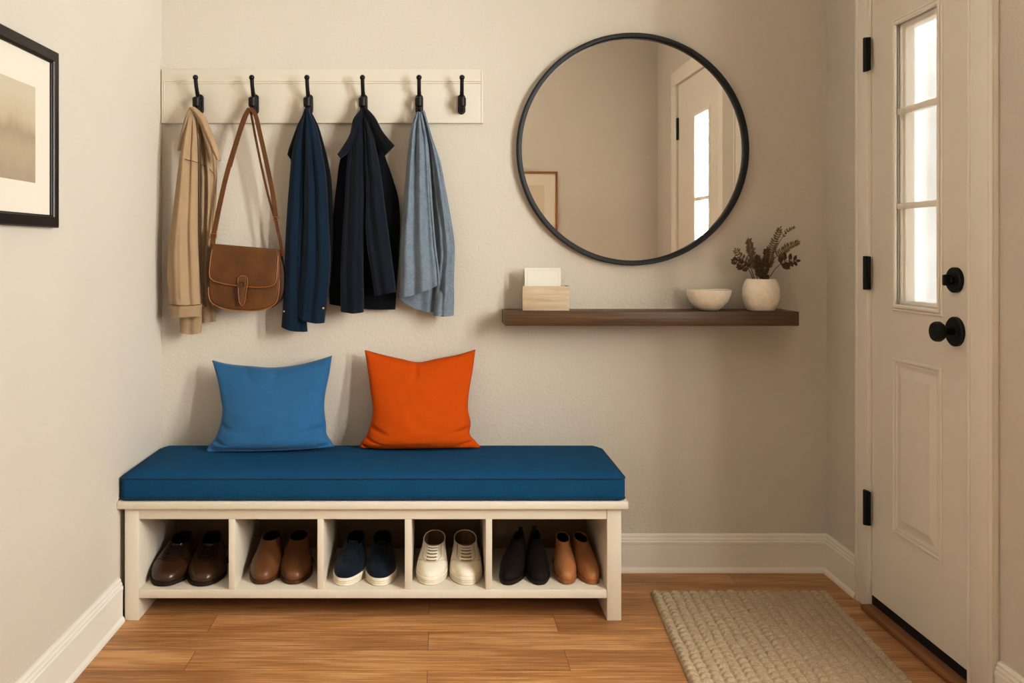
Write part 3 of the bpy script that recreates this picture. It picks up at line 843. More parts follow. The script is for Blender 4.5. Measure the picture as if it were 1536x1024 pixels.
tube(bm, [P(x, y, bd0-0.0125+0.0) for x, y in FL[2:-2]], 0.0017, 6)
obj('edge_binding', bm, M['leatheredge'], flap)
bm = bmesh.new()
tube(bm, [P(p.x, p.y, bd0) + Vector((0, 0.001, 0)) for p in body_o[10:-8]], 0.0019, 6)
obj('edge_binding', bm, M['leatheredge'], bag)
cl = catmull([(357,424,0),(357,418,0),(360,414.5,0),(364,413.5,0),(368,414.5,0),(371,418,0),(371,425,0),(369,440,0),(367,452,0),(363,458.5,0),(359,452,0),(357.5,440,0)], 36)
bm = bmesh.new(); slab(bm, PX([(p.x, p.y) for p in cl], bd0), bd0-0.019, bd0-0.001, 0.003, 2)
clasp = obj('clasp_strap', bm, M['leather'], bag, angle=50)
bm = bmesh.new(); tube(bm, [P(p.x, p.y, bd0-0.019) for p in cl]+[P(cl[0].x, cl[0].y, bd0-0.019)], 0.0012, 6)
obj('edge_binding', bm, M['leatheredge'], clasp)
bm = bmesh.new(); xz_frame(bm, P(359.5,0,bd0).x, P(368.5,0,bd0).x, P(0,430,bd0).z, P(0,422.5,bd0).z, 0.0025, bd0-0.022, bd0-0.018, 0.0008)
obj('buckle', bm, M['leatherdark'], clasp)
hk = Vector((HOOKX[1], D-0.056, P(0,166,D-0.056).z))
def strap(bm, pts, w, d0, d1, th=0.0035, n=24):
    q = [P(x, y, d0+(d1-d0)*k/(len(pts)-1)) for k, (x, y) in enumerate(pts)]
    ribbon(bm, catmull(q, n), w, th)
bm = bmesh.new()
strap(bm, [(374.5,163),(366,178),(354,215),(341,258),(330,305),(321,350)], 0.019, D-0.075, D-0.088)
s1 = obj('strap', bm, M['leather'], bag, angle=50)
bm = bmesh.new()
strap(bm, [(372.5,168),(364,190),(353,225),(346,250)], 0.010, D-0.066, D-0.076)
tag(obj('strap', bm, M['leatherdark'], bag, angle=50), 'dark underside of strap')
bm = bmesh.new()
strap(bm, [(375,163),(383,172),(391,205),(401,250),(409,290),(414,327)], 0.017, D-0.078, D-0.086)
s2 = obj('strap', bm, M['leather'], bag, angle=50)
bm = bmesh.new()
strap(bm, [(376,167),(384,210),(394,258),(404,300),(413,330)], 0.009, D-0.068, D-0.083)
strap(bm, [(413.5,328),(417,346),(421,364),(424.5,384)], 0.012, D-0.084, D-0.09)
tag(obj('strap', bm, M['leatherdark'], bag, angle=50), 'dark lower strap')
bm = bmesh.new(); a = P(414, 328, D-0.09)
xz_frame(bm, a.x-0.011, a.x+0.011, a.z-0.008, a.z+0.008, 0.003, D-0.093, D-0.085, 0.001)
obj('buckle', bm, M['brass'], s2)
bm = bmesh.new()
strap(bm, [(321.5,346),(320,356),(318.5,370)], 0.020, D-0.092, D-0.10, 0.008, 8)
tb = obj('strap_tab', bm, M['leather'], bag, angle=50)
bm = bmesh.new(); a = P(320, 353.5, D-0.098)
xz_frame(bm, a.x-0.013, a.x+0.013, a.z-0.009, a.z+0.009, 0.003, D-0.103, D-0.094, 0.001)
obj('buckle', bm, M['brass'], tb)

# deep blue shirt jacket
bl = thing('shirt_jacket', 'deep blue shirt jacket hanging from the third hook', 'jacket', P(460, 497, D-0.06))
panel('back', [(455,170),(446,188),(436,215),(432,229),(436,240),(440,300),(440,380),(445,450)], [(466,166),(478,190),(489,228),(496,262),(499,300),(500,360),(497,410),(490,455)], 0.050, 0.020,
      [(0.8,0.85,0.08,-0.006)], M['navydark'], bl, 0, seed=11)  # near-black back: shade inside the blue shirt put into its colour
panel('body', [(459,164),(458,205),(457,250),(456,310),(454,370),(450,410),(446,445),(444,473)], [(463,164),(475,190),(484,230),(490,270),(493,330),(496,390),(492,440),(487,484)], 0.085, 0.030,
      [(0.25,0.3,0.10,0.010),(0.5,0.55,0.07,-0.008,0.15,0.9),(0.72,0.75,0.1,0.006),(0.05,0.05,0.05,-0.008)], M['blueshirt'], bl, 4, seed=12)
panel('sleeve', [(457,163),(448,190),(439,225),(435,260),(431,310),(428,360),(426,420),(424,462),(422,490)], [(462,163),(460,190),(459,225),(458,260),(457,310),(455,360),(453,420),(458,462),(461.5,497)], 0.075, 0.030,
      [(0.45,0.4,0.14,0.006),(0.75,0.75,0.07,-0.008)], M['blueshirt'], bl, 2, seed=13)
panel('collar', [(452,178),(443,198),(437,215),(431,231)], [(456,180),(450,200),(443,222),(437,240)], 0.065, 0.010, [], M['navydark'], bl, 0, 14, 20, seed=14, wr=0.002)
bm = bmesh.new()
for (x, y) in ((485,462),):
    c = P(x, y, D-0.108); tube(bm, [c+Vector((0,0.004,0)), c, c-Vector((0,0.001,0))], [0.004, 0.004, 0.002], 12)
obj('button', bm, M['button'], bl)
bm = bmesh.new(); c = P(426, 467, D-0.098); tube(bm, [c+Vector((0,0.004,0)), c], 0.0035, 12)
obj('button', bm, M['button'], bl)

# dark navy jacket
nv_ = thing('jacket', 'dark navy wide-collared jacket hanging from the fourth hook', 'jacket', P(546, 468, D-0.06))
panel('back', [(540,168),(522,215),(510,240),(505,275),(500,320),(497,380),(494,420),(494,456)], [(553,168),(568,205),(579,238),(590,270),(598,300),(600,340),(597,400),(593,464)], 0.032, 0.010, [(0.5,0.5,0.1,-0.006)], M['navydark'], nv_, 3, seed=21)
panel('sleeve', [(536,175),(526,210),(520,250),(517,300),(514,350),(511,400),(511,440),(511,467)], [(546,175),(546,210),(547,250),(547,300),(546,350),(545,400),(546,440),(545.5,468)], 0.080, 0.028,
      [(0.6,0.6,0.12,0.008),(0.25,0.3,0.1,-0.008),(0.85,0.85,0.08,0.005)], M['navy'], nv_, 1.5, seed=22)
panel('front_panel', [(545,172),(547,205),(548,250),(549,300),(548,340),(552,380),(558,415),(562,444)], [(547,170),(558,195),(565,225),(572,265),(577,305),(583,350),(589,395),(594.5,438)], 0.090, 0.026,
      [(0.3,0.35,0.12,-0.006),(0.6,0.62,0.15,0.008),(0.1,0.15,0.07,0.006)], M['navy'], nv_, -1, seed=23)
panel('collar', [(543,162),(530,178),(525,200),(515,218),(506,231)], [(549,163),(543,182),(536,205),(525,226),(511,238)], 0.088, 0.016, [(0.5,0.5,0.25,0.004)], M['navy'], nv_, 0, 18, 28, seed=24, wr=0.002)
panel('collar', [(543,161),(552,180),(561,203),(569,220),(577,234)], [(549,161),(562,175),(573,195),(583,208),(592,218)], 0.094, 0.018, [(0.4,0.4,0.2,0.004)], M['navydark'], nv_, 0, 18, 28, seed=25, wr=0.002)
bm = bmesh.new(); c = P(543, 434, D-0.106); tube(bm, [c+Vector((0,0.004,0)), c], 0.0032, 12)
obj('button', bm, M['stitch'], nv_)

# light denim shirt
dn = thing('shirt', 'faded light blue denim shirt hanging from the fifth hook', 'shirt', P(640, 473, D-0.06))
panel('back', [(626,170),(618,200),(610,260),(603,330),(600,390),(598,430),(596.5,446)], [(634,170),(642,200),(650,260),(656,330),(658,390),(656,430),(654,468)], 0.052, 0.018, [(0.5,0.6,0.1,-0.006),(0.8,0.8,0.08,0.005)], M['denim'], dn, 6, seed=31)
panel('sleeve', [(632,168),(640,200),(646,240),(651,290),(656,340),(658,390),(653,430),(650,472.5)], [(637,166),(648,205),(660,240),(668,280),(676,325),(682,368),(681,420),(680,473)], 0.072, 0.030,
      [(0.3,0.3,0.10,-0.008),(0.55,0.55,0.12,0.008),(0.75,0.7,0.08,-0.005)], M['denim'], dn, 1, seed=32, wr=0.006, ws=14)
panel('body', [(625,168),(617,190),(612,225),(608,270),(604,320),(600,370),(599,420),(598,447)], [(631,168),(638,195),(642,225),(645,270),(649,320),(653,370),(657,400),(659,427)], 0.090, 0.032,
      [(0.2,0.15,0.09,0.010),(0.38,0.4,0.08,-0.012),(0.6,0.62,0.09,0.010),(0.8,0.8,0.07,-0.010),(0.93,0.93,0.05,0.006)], M['denim'], dn, 2.5, seed=33, wr=0.006, ws=14)
panel('placket', [(630,170),(637,215),(641,260),(646,320),(651,375),(655,405),(656,428)], [(633,170),(642,215),(646,260),(650,320),(655,375),(659,405),(660,427)], 0.102, 0.008, [], M['denim'], dn, 0, 8, 40, seed=34, wr=0.002)
panel('cuff', [(654,434),(652,452),(649.5,472.5)], [(681,432),(681,452),(680.5,473)], 0.076, 0.032, [(0.4,0.4,0.1,-0.004)], M['denim'], dn, 0.5, 22, 10, seed=36, wr=0.002)

# ------------------------------------------------------------------ storage bench
BF = 2.923                       # front plane
def bx_(x): return (x-VX)/F*BF
def bz_(y): return EYE-(y-VY)/F*BF
BB = D-0.002
bench = thing('storage_bench', 'white wooden shoe bench with five open cubbies against the wall', 'bench', ((bx_(187)+bx_(932))/2, (BF+BB)/2, 0))
TT = bz_(750); TB = bz_(761.5)
obj('top_board', B(bx_(178), bx_(941), BF-0.018, BB, TB, TT, 0.003), M['bench'], bench, angle=30)
for a, b in ((187, 208), (910.5, 932)):
    obj('side_panel', B(bx_(a), bx_(b), BF, BB-0.03, 0.0005, TB, 0.002), M['bench'], bench, angle=30)
obj('top_rail', B(bx_(208), bx_(910.5), BF+0.003, BF+0.022, bz_(779), TB, 0.0015), M['bench'], bench, angle=30)
obj('shelf_board', B(bx_(208), bx_(910.5), BF+0.002, BB-0.03, bz_(897.5), bz_(884.5), 0.002), M['bench'], bench, angle=30)
for a, b in ((342.5, 352), (475.7, 485), (607, 617.3), (728.7, 738.3)):
    obj('divider', B(bx_(a), bx_(b), BF+0.004, BB-0.03, bz_(884.5), TB, 0.0015), M['bench'], bench, angle=30)
obj('back_panel', B(bx_(208), bx_(910.5), BB-0.042, BB-0.030, bz_(897.5), TB), M['benchshade'], bench, smooth=False)
SHZ = bz_(884.5)

# seat cushion
def rrect(x0, x1, y0, y1, r, z, n=8):
    out = []
    for cx, cy, a0 in ((x1-r, y0+r, -PI/2), (x1-r, y1-r, 0), (x0+r, y1-r, PI/2), (x0+r, y0+r, PI)):
        for k in range(n+1):
            a = a0 + PI/2*k/n
            out.append(Vector((cx+r*math.cos(a), cy+r*math.sin(a), z)))
    return out
cx0, cx1, cy0, cy1 = bx_(179.5), bx_(938.5), BF-0.012, BB-0.006
c0 = TT+0.0005; c1 = bz_(716.5); c2 = bz_(711)+0.002
cush = thing('seat_cushion', 'long deep blue piped seat cushion on top of the shoe bench', 'cushion', ((cx0+cx1)/2, (cy0+cy1)/2, c0))
bm = bmesh.new()
rings = []
for ins, z in ((0.02, c0), (0.006, c0+0.002), (0.001, c0+0.008), (0.0, c0+0.02), (0.0, c1-0.012), (0.001, c1-0.004), (0.003, c1), (0.007, c1+0.0035), (0.016, c1+0.009), (0.035, c1+0.016), (0.07, c1+0.022), (0.12, c1+0.026), (0.19, c1+0.029), (0.21, c1+0.029)):
    rings.append(rrect(cx0+ins, cx1-ins, cy0+ins, cy1-ins, max(0.028-ins*0.5, 0.004), z))
loft(bm, rings, True, True, True)
obj('cover', bm, M['cushion'], cush, angle=60)
for z in (c1-0.001, c0+0.006):
    bm = bmesh.new(); r_ = rrect(cx0+0.001, cx1-0.001, cy0+0.001, cy1-0.001, 0.027, z)
    tube(bm, r_+[r_[0]], 0.0032, 8, False)
    obj('piping', bm, M['piping'], cush, angle=80)
CT = c1+0.018

# ------------------------------------------------------------------ pillows
def pillow(name, top, right, bottom, left, label, mat, dB, dT, T, seed, creases):
    """four edge curves on the leaning pillow plane"""
    n = 44
    e = {}
    for k, pts in (('t', top), ('r', right), ('b', bottom), ('l', left)):
        e[k] = catmull([(x, y, 0) for x, y in pts], n)
    ymin = min(p.y for p in e['t']); ymax = max(p.y for p in e['b'])
    fr, bk = [], []
    for j in range(n+1):
        v = j/n; a_, b_ = [], []
        for i in range(n+1):
            u = i/n
            c = (1-v)*e['t'][i] + v*e['b'][i] + (1-u)*e['l'][j] + u*e['r'][j] - ((1-u)*(1-v)*e['t'][0] + u*(1-v)*e['t'][n] + (1-u)*v*e['b'][0] + u*v*e['b'][n])
            s = (c.y-ymin)/(ymax-ymin)
            d = dT + (dB-dT)*s
            w = P(c.x, c.y, d)
            U = 2*u-1; V = 2*v-1
            t = T*(max(0, (1-U*U)*(1-V*V)))**0.52*(1+0.15*V)
            edge = (max(0, (1-U*U)*(1-V*V)))**0.5
            z = t
            z += 0.006*noise.noise(Vector((u*3+seed, v*3, seed)))*edge
            z += 0.003*noise.noise(Vector((u*9+seed, v*9, seed)))*edge
            for (uc, vc_, ang, ln, wd, am) in creases:
                du, dv = u-uc, v-vc_
                p = du*math.cos(ang)+dv*math.sin(ang); q = -du*math.sin(ang)+dv*math.cos(ang)
                z += 2.3*am*math.exp(-(p/ln)**2-(q/wd)**2)*min(1, edge*3)
            a_.append(w + Vector((0, -max(z, 0), 0.0)))
            b_.append(w + Vector((0, min(t*0.75, D-0.006-w.y), 0.0)))
        fr.append(a_); bk.append(b_)
    bm = bmesh.new()
    fv = [[bm.verts.new(p) for p in r] for r in fr]
    bv = [[fv[j][i] if (i in (0, n) or j in (0, n)) else bm.verts.new(bk[j][i]) for i in range(n+1)] for j in range(n+1)]
    for g in (fv, bv):
        for j in range(n):
            for i in range(n):
                bm.faces.new((g[j][i], g[j][i+1], g[j+1][i+1], g[j+1][i]))
    o = obj(name, bm, mat, angle=110)
    tag(o, label, 'pillow')
    return o
pillow('throw_pillow', [(318,540),(345,546),(378,549),(412,551),(445,547),(472,541),(498,533)],
       [(498,533),(494,560),(488,590),(486.5,612),(489,634),(490,650),(496,660),(502,669.5)],
       [(309,677),(330,676.5),(365,675.5),(410,674.5),(455,673),(502,669.5)],
       [(318,540),(326,568),(332,598),(334.5,614),(331,636),(323,656),(314,667),(309,677)],
       'mid blue linen throw pillow leaning on the wall, left on the bench', M['bluepillow'], 3.192, 3.305, 0.078, 3.3,
       [(0.06,0.55,0.15,0.12,0.02,-0.006),(0.06,0.72,0.35,0.14,0.025,-0.007),(0.95,0.6,-0.1,0.10,0.02,-0.006),(0.3,0.03,1.4,0.08,0.02,-0.005),(0.52,0.03,1.9,0.08,0.02,-0.005),(0.06,0.95,0.6,0.10,0.03,0.008),(0.92,0.93,-0.5,0.08,0.025,-0.006),(0.5,0.90,0.05,0.25,0.03,-0.006)])
pillow('throw_pillow', [(547,524.5),(575,532),(602,538),(628,543),(655,538),(686,532),(713,524)],
       [(713,524),(709.5,552),(704,585),(702,612),(706,634),(704.5,650),(713,661),(722,671.5)],
       [(540,671.5),(575,672),(620,671),(670,671),(722,671.5)],
       [(547,524.5),(552,556),(556,588),(559,612),(556,634),(550,652),(543,662),(540,671.5)],
       'burnt orange throw pillow leaning on the wall, right on the bench', M['orangepillow'], 3.232, 3.310, 0.074, 8.1,
       [(0.06,0.6,0.3,0.14,0.02,-0.007),(0.05,0.75,0.5,0.14,0.02,-0.007),(0.95,0.62,-0.2,0.08,0.02,-0.006),(0.47,0.04,1.6,0.08,0.025,-0.006),(0.07,0.93,0.7,0.09,0.02,-0.008),(0.92,0.86,-0.6,0.08,0.02,-0.007)])

# ------------------------------------------------------------------ shoes
def shoe(kind, label, group, toe_px, toe_y, top_px, wpx, S):
    """S: dict of keyed rings (zt, zh, yt, yh, w, shape); y measured from the toe tip backwards"""
    L = S['L']
    dt = (EYE-SHZ)*F/(toe_y-VY) + 0.0
    dt = max(dt, BF+0.022)
    W = wpx/2/F*(dt+0.06)
    tx = (toe_px-VX)/F*(dt+0.03)
    cb = L*0.72
    hx = (top_px-VX)/F*(dt+cb)
    ang = math.atan2(hx-tx, cb-0.03)
    ca, sa = math.cos(ang), math.sin(ang)
    org = Vector((tx - 0.03*sa*0.5, dt, SHZ+0.0005))
    def X(p):   # local (x right, y back, z up)
        return org + Vector((p[0]*ca + p[1]*sa, -p[0]*sa + p[1]*ca, p[2]))
    N = 44
    lean = S.get('lean', 0)
    def ringpts(k):
        zt, zh, yt, yh, w, sh = k
        out = []
        for i in range(N):
            th = 2*PI*i/N
            t = (1-math.cos(th))/2        # 0 heel .. 1 toe
            s = math.sin(th)
            sole = math.copysign(abs(s)**0.72, s)*(0.80+0.20*math.exp(-((t-0.68)/0.26)**2))
            xx = w*W*((1-sh)*sole + sh*s)
            tt = t**S.get('zexp', 1.2)
            out.append((xx, yh+(yt-yh)*t, zh+(zt-zh)*tt))
        return out
    keys = S['rings']
    nk = len(keys)
    def key(v):
        t = v*(nk-1); i = min(int(t), nk-2); u = t-i
        k0, k1, k2, k3 = keys[max(i-1,0)], keys[i], keys[i+1], keys[min(i+2,nk-1)]
        return tuple(0.5*((2*b)+(-a+c)*u+(2*a-5*b+4*c-d)*u*u+(-a+3*b-3*c+d)*u**3) for a, b, c, d in zip(k0,k1,k2,k3))
    t = thing(kind, label, 'shoe', X((0, L*0.5, 0)), group)
    # upper
    bm = bmesh.new()
    rings = [[X(p) for p in ringpts(key(j/26))] for j in range(27)]
    top = keys[-1]
    rim = [(top[0]+0.0012, top[1]+0.0012, top[2]+0.002, top[3]-0.002, top[4]-0.03, top[5])]
    inn = [(top[0]-0.002, top[1]-0.002, top[2]+0.004, top[3]-0.004, top[4]-0.07, top[5])]
    rings += [[X(p) for p in ringpts(k)] for k in rim+inn]
    loft(bm, rings, True, True, False)
    obj('upper', bm, M[S['mat']], t, angle=70)
    # lining
    bm = bmesh.new()
    ln = [inn[0], (top[0]-0.015, top[1]-0.03, top[2]-0.006, top[3]-0.004, top[4]-0.05, top[5]), (0.035, 0.03, top[2]-0.03, top[3]-0.006, top[4]-0.02, top[5]), (0.028, 0.026, top[2]-0.01, top[3]-0.02, top[4]*0.6, top[5])]
    loft(bm, [[X(p) for p in ringpts(k)] for k in ln], True, False, True)
    obj('lining', bm, M[S['lin']], t, angle=80)
    # sole
    st = S['sole']
    bm = bmesh.new()
    e = S.get('welt', 0.003)
    wl = 1+e/W
    sr = [(0.003,0.0,e*0.7+0.003,L-0.003,wl-0.05,0),(0.0015,0.002,0,L,wl,0),(st*0.5,st*0.5,-0.0005,L+0.0005,wl,0),(st*0.9,st*0.9,0,L,wl,0),(st,st,0.002,L-0.002,wl-0.03,0),(st,st,0.008,L-0.008,wl-0.14,0)]
    sr = [(a+S.get('spring',0.0), b_, c, d_, w_, s_) for a, b_, c, d_, w_, s_ in sr]
    loft(bm, [[X(p) for p in ringpts(k)] for k in sr], True, True, True)
    so = obj('sole', bm, M[S['solemat']], t, angle=40)
    if S.get('foxing'):
        bm = bmesh.new()
        for zz, rr in ((st*0.62, 0.0009), (st*0.36, 0.0007)):
            rp = [X(p) for p in ringpts((zz, zz, -0.0004, L+0.0004, wl+0.004, 0))]
            tube(bm, rp+[rp[0]], rr, 5, False)
        obj('foxing_stripe', bm, M[S['foxing']], so)
    def surf(v, th, lift=0.0):
        """point on the upper: v up the upper, th in turns from toe line (+ right)"""
        k = key(v)
        zt, zh, yt, yh, w, sh = k
        a = PI - th*2*PI
        t_ = (1-math.cos(a))/2; s = math.sin(a)
        sole_ = math.copysign(abs(s)**0.72, s)*(0.80+0.20*math.exp(-((t_-0.68)/0.26)**2))
        p = Vector((w*W*((1-sh)*sole_+sh*s), yh+(yt-yh)*t_, zh+(zt-zh)*t_**S.get('zexp', 1.2)))
        return X(p + Vector((0, -lift*0.6, lift*0.8)))
    if S.get('laces'):
        bm = bmesh.new()
        for k in range(S['laces']):
            v = S['lv'][0] + (S['lv'][1]-S['lv'][0])*k/(S['laces']-1)
            hw = S.get('lw', 0.085)
            dv = S.get('lslant', 0.0)
            pts = [surf(v + dv*(q/hw), q, 0.0032) for q in (-hw, -hw*0.5, 0, hw*0.5, hw)]
            tube(bm, catmull(pts, 10), S.get('lr', 0.0021), 6)
            if S.get('cross'):
                pts = [surf(v - dv*(q/hw)+0.01, q, 0.0028) for q in (-hw, -hw*0.5, 0, hw*0.5, hw)]
                tube(bm, catmull(pts, 10), S.get('lr', 0.0021), 6)
        obj('laces', bm, M[S['lacemat']], t, angle=60)
        # facing edges each side of the laces and the toe seam
        bm = bmesh.new()
        for sg in (-1, 1):
            pts = [surf(S['lv'][0]-0.08, sg*0.05, 0.0006), surf(S['lv'][0], sg*0.115, 0.0006), surf((S['lv'][0]+S['lv'][1])/2, sg*0.12, 0.0006), surf(S['lv'][1]+0.06, sg*0.125, 0.0006)]
            tube(bm, catmull(pts, 14), 0.0011, 5)
            pts = [surf(S['lv'][0]-0.06, sg*0.06, 0.0005), surf(S['lv'][0]-0.12, sg*0.14, 0.0005), surf(0.30, sg*0.20, 0.0005), surf(0.10, sg*0.25, 0.0005)]
            tube(bm, catmull(pts, 14), 0.0009, 5)
        pts = [surf(S['lv'][0]-0.07, q, 0.0008) for q in (-0.07, -0.035, 0, 0.035, 0.07)]
        tube(bm, catmull(pts, 10), 0.0011, 5)
        obj('seams', bm, M[S['seammat']], t, angle=60)
        # tongue
        bm = bmesh.new()
        tp = []
        va = S['lv'][0]-0.05
        for k in range(13):
            v = va + (1.0-va)*min(k, 9)/9
            hw_ = S.get('lw', 0.085)*(0.78 + 0.22*min(k, 9)/9)
            q = [surf(v, s_*hw_, 0.0010) for s_ in (-1, -0.5, 0, 0.5, 1)]
            ex = max(0, k-9)/3*S.get('tongue', 0.012)
            tp.append([p + (X((0,0.45,0.9))-X((0,0,0)))*ex for p in q])
        rings = [r + [p + Vector((0, 0.003, -0.001)) for p in reversed(r)] for r in tp]
        loft(bm, rings, True, True, True)
        obj('tongue', bm, M[S.get('tonguemat', S['mat'])], t, angle=70)
    if S.get('elastic'):
        bm = bmesh.new()
        for sg in (-1, 1):
            ring = []
            rows = []
            for k in range(7):
                v = 0.55+0.42*k/6; hw = 0.02+0.045*k/6
                rows.append([surf(v, sg*(0.27-hw+2*hw*q/4), 0.0) for q in range(5)])
            out = [[p + (p-X((0, L*0.6, p.z-org.z))).normalized()*0.0008 for p in r] for r in rows]
            loft(bm, out, False)
        obj('elastic_gore', bm, M[S['elastic']], t, recalc=False)
    if S.get('tab'):
        bm = bmesh.new()
        k = keys[-1]
        c = Vector((0, k[3]-0.001, k[1]))
        pts = [X(c+Vector((0, 0.003, -0.03))), X(c+Vector((0, 0.002, 0.0))), X(c+Vector((0, 0, 0.012))), X(c+Vector((0, -0.006, 0.004))), X(c+Vector((0, -0.004, -0.02)))]
        ribbon(bm, catmull(pts, 12), 0.014, 0.002, nrm=X((0,1,0))-X((0,0,0)))
        obj('pull_tab', bm, M[S['mat']], t)
    if S.get('heel'):
        hk_ = S['heel']
        bm = bmesh.new()
        loft(bm, [[X((p[0]*1.0, p[1], z)) for p in ringpts((0,0,L*0.72,L+0.001,wl*0.86,0.4))] for z in (-0.0002, st*0.6)], True, True, True)
        obj('heel', bm, M[S['solemat']], t, angle=40)
    return t

OX = dict(L=0.275, sole=0.014, mat='shoebrown', solemat='shoesole', lin='shoedark', lacemat='lacedark', seammat='lacedark', laces=4, lv=(0.66, 0.93), lw=0.085, lslant=0.02, cross=True, lr=0.0023, welt=0.003, heel=True, tonguemat='shoebrown', tongue=0.006,
  rings=[(0.013,0.013,0.004,0.270,0.96,0),(0.026,0.030,0.002,0.272,1.0,0),(0.040,0.045,0.012,0.273,0.97,0.05),(0.051,0.058,0.034,0.272,0.90,0.15),(0.061,0.071,0.064,0.270,0.80,0.3),(0.071,0.083,0.096,0.268,0.70,0.5),(0.080,0.097,0.128,0.266,0.60,0.7),(0.086,0.107,0.155,0.266,0.56,0.85)])
BT = dict(L=0.262, sole=0.014, mat='bootbrown', solemat='bootsole', lin='shoedark', welt=0.0025, elastic=None, tab=False, heel=True,
  rings=[(0.013,0.013,0.004,0.258,0.96,0),(0.026,0.030,0.002,0.260,1.0,0),(0.040,0.045,0.010,0.260,0.98,0.05),(0.053,0.058,0.032,0.258,0.92,0.15),(0.066,0.070,0.062,0.254,0.83,0.3),(0.082,0.084,0.090,0.249,0.74,0.55),(0.098,0.098,0.112,0.244,0.66,0.8),(0.108,0.112,0.124,0.242,0.60,1.0)])
SN = dict(L=0.272, sole=0.026, mat='sneaknavy', solemat='rubberwhite', lin='shoedark', lacemat='lacenavy', seammat='lacenavy', laces=5, lv=(0.56, 0.93), lw=0.075, lr=0.0026, welt=0.002, foxing='cream', tongue=0.014, tonguemat='sneaknavy',
  rings=[(0.022,0.022,0.004,0.268,0.97,0),(0.034,0.036,0.004,0.269,0.98,0),(0.046,0.048,0.016,0.269,0.94,0.08),(0.056,0.060,0.042,0.268,0.87,0.2),(0.065,0.072,0.072,0.267,0.78,0.35),(0.074,0.084,0.103,0.266,0.69,0.5),(0.083,0.096,0.132,0.264,0.61,0.7),(0.087,0.106,0.155,0.263,0.64,0.85)])
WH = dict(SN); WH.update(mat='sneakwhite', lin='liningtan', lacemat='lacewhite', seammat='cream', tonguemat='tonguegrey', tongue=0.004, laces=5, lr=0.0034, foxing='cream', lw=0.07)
WH['rings'] = [(0.022,0.022,0.004,0.268,0.97,0),(0.034,0.036,0.004,0.269,0.98,0),(0.046,0.048,0.016,0.269,0.94,0.08),(0.056,0.060,0.040,0.268,0.88,0.2),(0.065,0.072,0.068,0.267,0.82,0.35),(0.073,0.084,0.097,0.266,0.76,0.5),(0.080,0.096,0.124,0.264,0.72,0.7),(0.084,0.106,0.146,0.263,0.72,0.85)]
BK = dict(BT); BK.update(mat='bootblack', solemat='shoesole', tab=True,
  rings=[(0.013,0.013,0.004,0.258,0.96,0),(0.026,0.030,0.002,0.260,1.0,0),(0.040,0.045,0.010,0.260,0.98,0.05),(0.053,0.058,0.036,0.258,0.90,0.15),(0.066,0.070,0.074,0.256,0.78,0.3),(0.080,0.084,0.108,0.253,0.66,0.55),(0.094,0.098,0.136,0.250,0.52,0.8),(0.104,0.112,0.154,0.248,0.42,1.0)])
TN = dict(BT); TN.update(mat='boottan', solemat='boottansole', tab=False, L=0.25, elastic=None,
  rings=[(0.013,0.013,0.004,0.246,0.96,0),(0.026,0.030,0.002,0.248,1.0,0),(0.040,0.045,0.010,0.248,0.97,0.05),(0.053,0.058,0.034,0.246,0.88,0.15),(0.066,0.070,0.066,0.243,0.78,0.3),(0.080,0.082,0.098,0.240,0.68,0.55),(0.091,0.094,0.120,0.237,0.62,0.8),(0.099,0.106,0.134,0.235,0.60,1.0)])
G = 'shoes in the bench cubbies'
shoe('oxford_shoe', 'dark brown leather lace-up shoe, left one in the leftmost cubby', G, 247, 880, 271, 60, OX)
shoe('oxford_shoe', 'dark brown leather lace-up shoe, right one in the leftmost cubby', G, 305, 880, 318, 58, OX)
shoe('ankle_boot', 'chestnut brown ankle boot, left one in the second cubby', G, 393, 877, 408, 49, BT)
shoe('ankle_boot', 'chestnut brown ankle boot, right one in the second cubby', G, 441, 877, 449, 49, BT)
shoe('sneaker', 'navy canvas sneaker with white sole, left one in the middle cubby', G, 517, 879, 532, 48, SN)
shoe('sneaker', 'navy canvas sneaker with white sole, right one in the middle cubby', G, 570, 879, 574, 49, SN)
shoe('sneaker', 'white leather sneaker, left one in the fourth cubby', G, 645, 878, 651, 49, WH)
shoe('sneaker', 'white leather sneaker, right one in the fourth cubby', G, 700, 878, 698, 51, WH)
shoe('ankle_boot', 'black suede ankle boot beside the divider in the rightmost cubby', G, 761, 878, 775, 38, BK)
shoe('ankle_boot', 'black suede ankle boot next to the tan pair in the rightmost cubby', G, 808, 878, 803, 37, BK)
shoe('ankle_boot', 'light tan ankle boot next to the black pair in the rightmost cubby', G, 850, 877, 844, 35, TN)
shoe('ankle_boot', 'light tan ankle boot nearest the right end of the bench', G, 888, 877, 872, 35, TN)

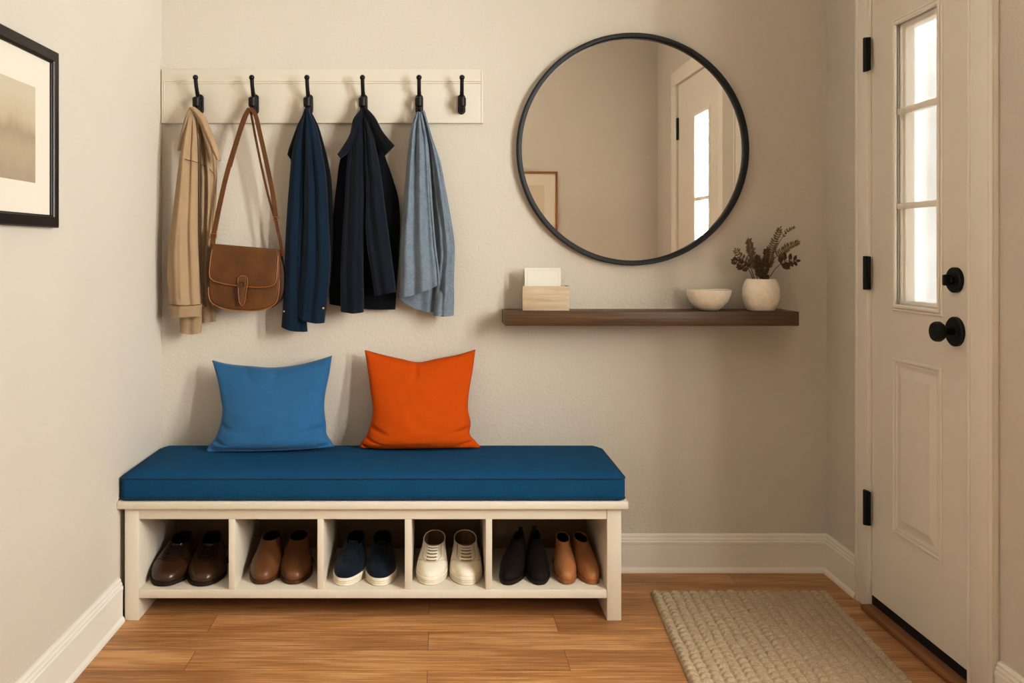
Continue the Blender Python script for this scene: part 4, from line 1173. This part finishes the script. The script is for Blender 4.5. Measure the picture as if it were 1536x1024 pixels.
# ------------------------------------------------------------------ rug
def rug():
    bl_ = Vector((0.766, 3.155)); br2 = Vector((1.408, 3.158)); dirl = (Vector((0.719, 2.504))-Vector((0.766, 3.155))).normalized()
    ex = (br2-bl_).normalized(); Wd = (br2-bl_).length; Ln = 1.15
    nx, ny = 200, 330
    cw, ch = 0.034, 0.030
    fr = []
    for j in range(ny+1):
        row = []
        for i in range(nx+1):
            a = i/nx*Wd; b_ = j/ny*Ln
            q = bl_ + ex*a + dirl*b_
            wob = 0.004*noise.noise(Vector((a*14, b_*14, 0)))
            aa = a+wob; bb = b_ + 0.004*noise.noise(Vector((a*14, b_*14, 5)))
            ci = math.floor(aa/cw); 
            off = (ci % 2)*0.5
            fu = (aa/cw-ci)*2-1; fb = bb/ch+off; cj = math.floor(fb); fv = (fb-cj)*2-1
            # plaited puffs leaning alternately
            lean = 0.3 if ci % 2 else -0.3
            fv2 = ((fb+lean*fu*0.5) - math.floor(fb+lean*fu*0.5))*2-1
            h = (max(0, 1-fu*fu)**0.5)*0.75+0.25
            h *= (max(0, 1-fv2*fv2)**0.45)*0.85+0.15
            h *= 0.9+0.25*noise.noise(Vector((ci*3.7, math.floor(fb+lean*fu*0.5)*2.3, 1)))
            ed = min(a, Wd-a, b_, Ln-b_)
            hh = 0.003 + 0.017*h
            if ed < 0.012: hh *= smoothstep(-0.004, 0.012, ed)**0.5
            row.append(Vector((q.x, q.y, max(hh, 0.0015))))
        fr.append(row)
    bm = bmesh.new()
    vs = [[bm.verts.new(p) for p in r] for r in fr]
    for j in range(ny):
        for i in range(nx):
            bm.faces.new((vs[j][i], vs[j][i+1], vs[j+1][i+1], vs[j+1][i]))
    border = [vs[0][i] for i in range(nx+1)] + [vs[j][nx] for j in range(1, ny+1)] + [vs[ny][i] for i in range(nx-1, -1, -1)] + [vs[j][0] for j in range(ny-1, 0, -1)]
    low = [bm.verts.new((v.co.x, v.co.y, 0.0005)) for v in border]
    m = len(border)
    for k in range(m):
        bm.faces.new((border[k], low[k], low[(k+1) % m], border[(k+1) % m]))
    o = obj('rug', bm, M['rug'], angle=180)
    tag(o, 'taupe chunky braided rug on the oak floor by the door', 'rug')
rug()

# ------------------------------------------------------------------ camera
cam = bpy.data.cameras.new('camera'); co = bpy.data.objects.new('camera', cam); col.objects.link(co)
co.location = (0, 0, EYE); co.rotation_euler = (PI/2, 0, 0)
cam.sensor_width = 36; cam.lens = F/1536*36
cam.shift_x = (768-VX)/1536; cam.shift_y = -(512-VY)/1536
cam.clip_start = 0.02
bpy.context.scene.camera = co

# ------------------------------------------------------------------ light
def area(name, loc, target, sx, sy, power, color):
    l = bpy.data.lights.new(name, 'AREA'); l.shape = 'RECTANGLE'; l.size = sx; l.size_y = sy
    l.energy = power; l.color = color
    o = bpy.data.objects.new(name, l); col.objects.link(o)
    o.location = loc
    o.rotation_euler = (Vector(target)-Vector(loc)).to_track_quat('-Z', 'Y').to_euler()
    return o
WARM = (1.0, 0.92, 0.78)
area('daylight', (2.5, -0.25, 2.5), (0.0, -0.25, 2.5), 2.75, 3.4, KEY, (1.0, 0.985, 0.955))
area('ceiling_fill', (0.1, 0.7, 3.12), (0.1, 1.2, 0), 1.6, 1.6, FILL, WARM)
area('rear_fill', (0.1, 1.5, 3.1), (0.8, -0.6, 1.3), 1.0, 0.6, 9, (1.0, 0.95, 0.86))
w = bpy.data.worlds.new('sky'); bpy.context.scene.world = w; w.use_nodes = True
bg = w.node_tree.nodes['Background']; bg.inputs['Color'].default_value = (1.0, 0.98, 0.94, 1); bg.inputs['Strength'].default_value = 1.5

sc = bpy.context.scene
sc.view_settings.view_transform = 'Standard'
sc.view_settings.look = 'None'
sc.view_settings.exposure = 0.0

vs = sc.view_settings
vs.use_curve_mapping = True
cm = vs.curve_mapping
cv_ = cm.curves[3]
for x, y in ((0.05, 0.038), (0.22, 0.195), (0.6, 0.61)):
    cv_.points.new(x, y)
cm.update()
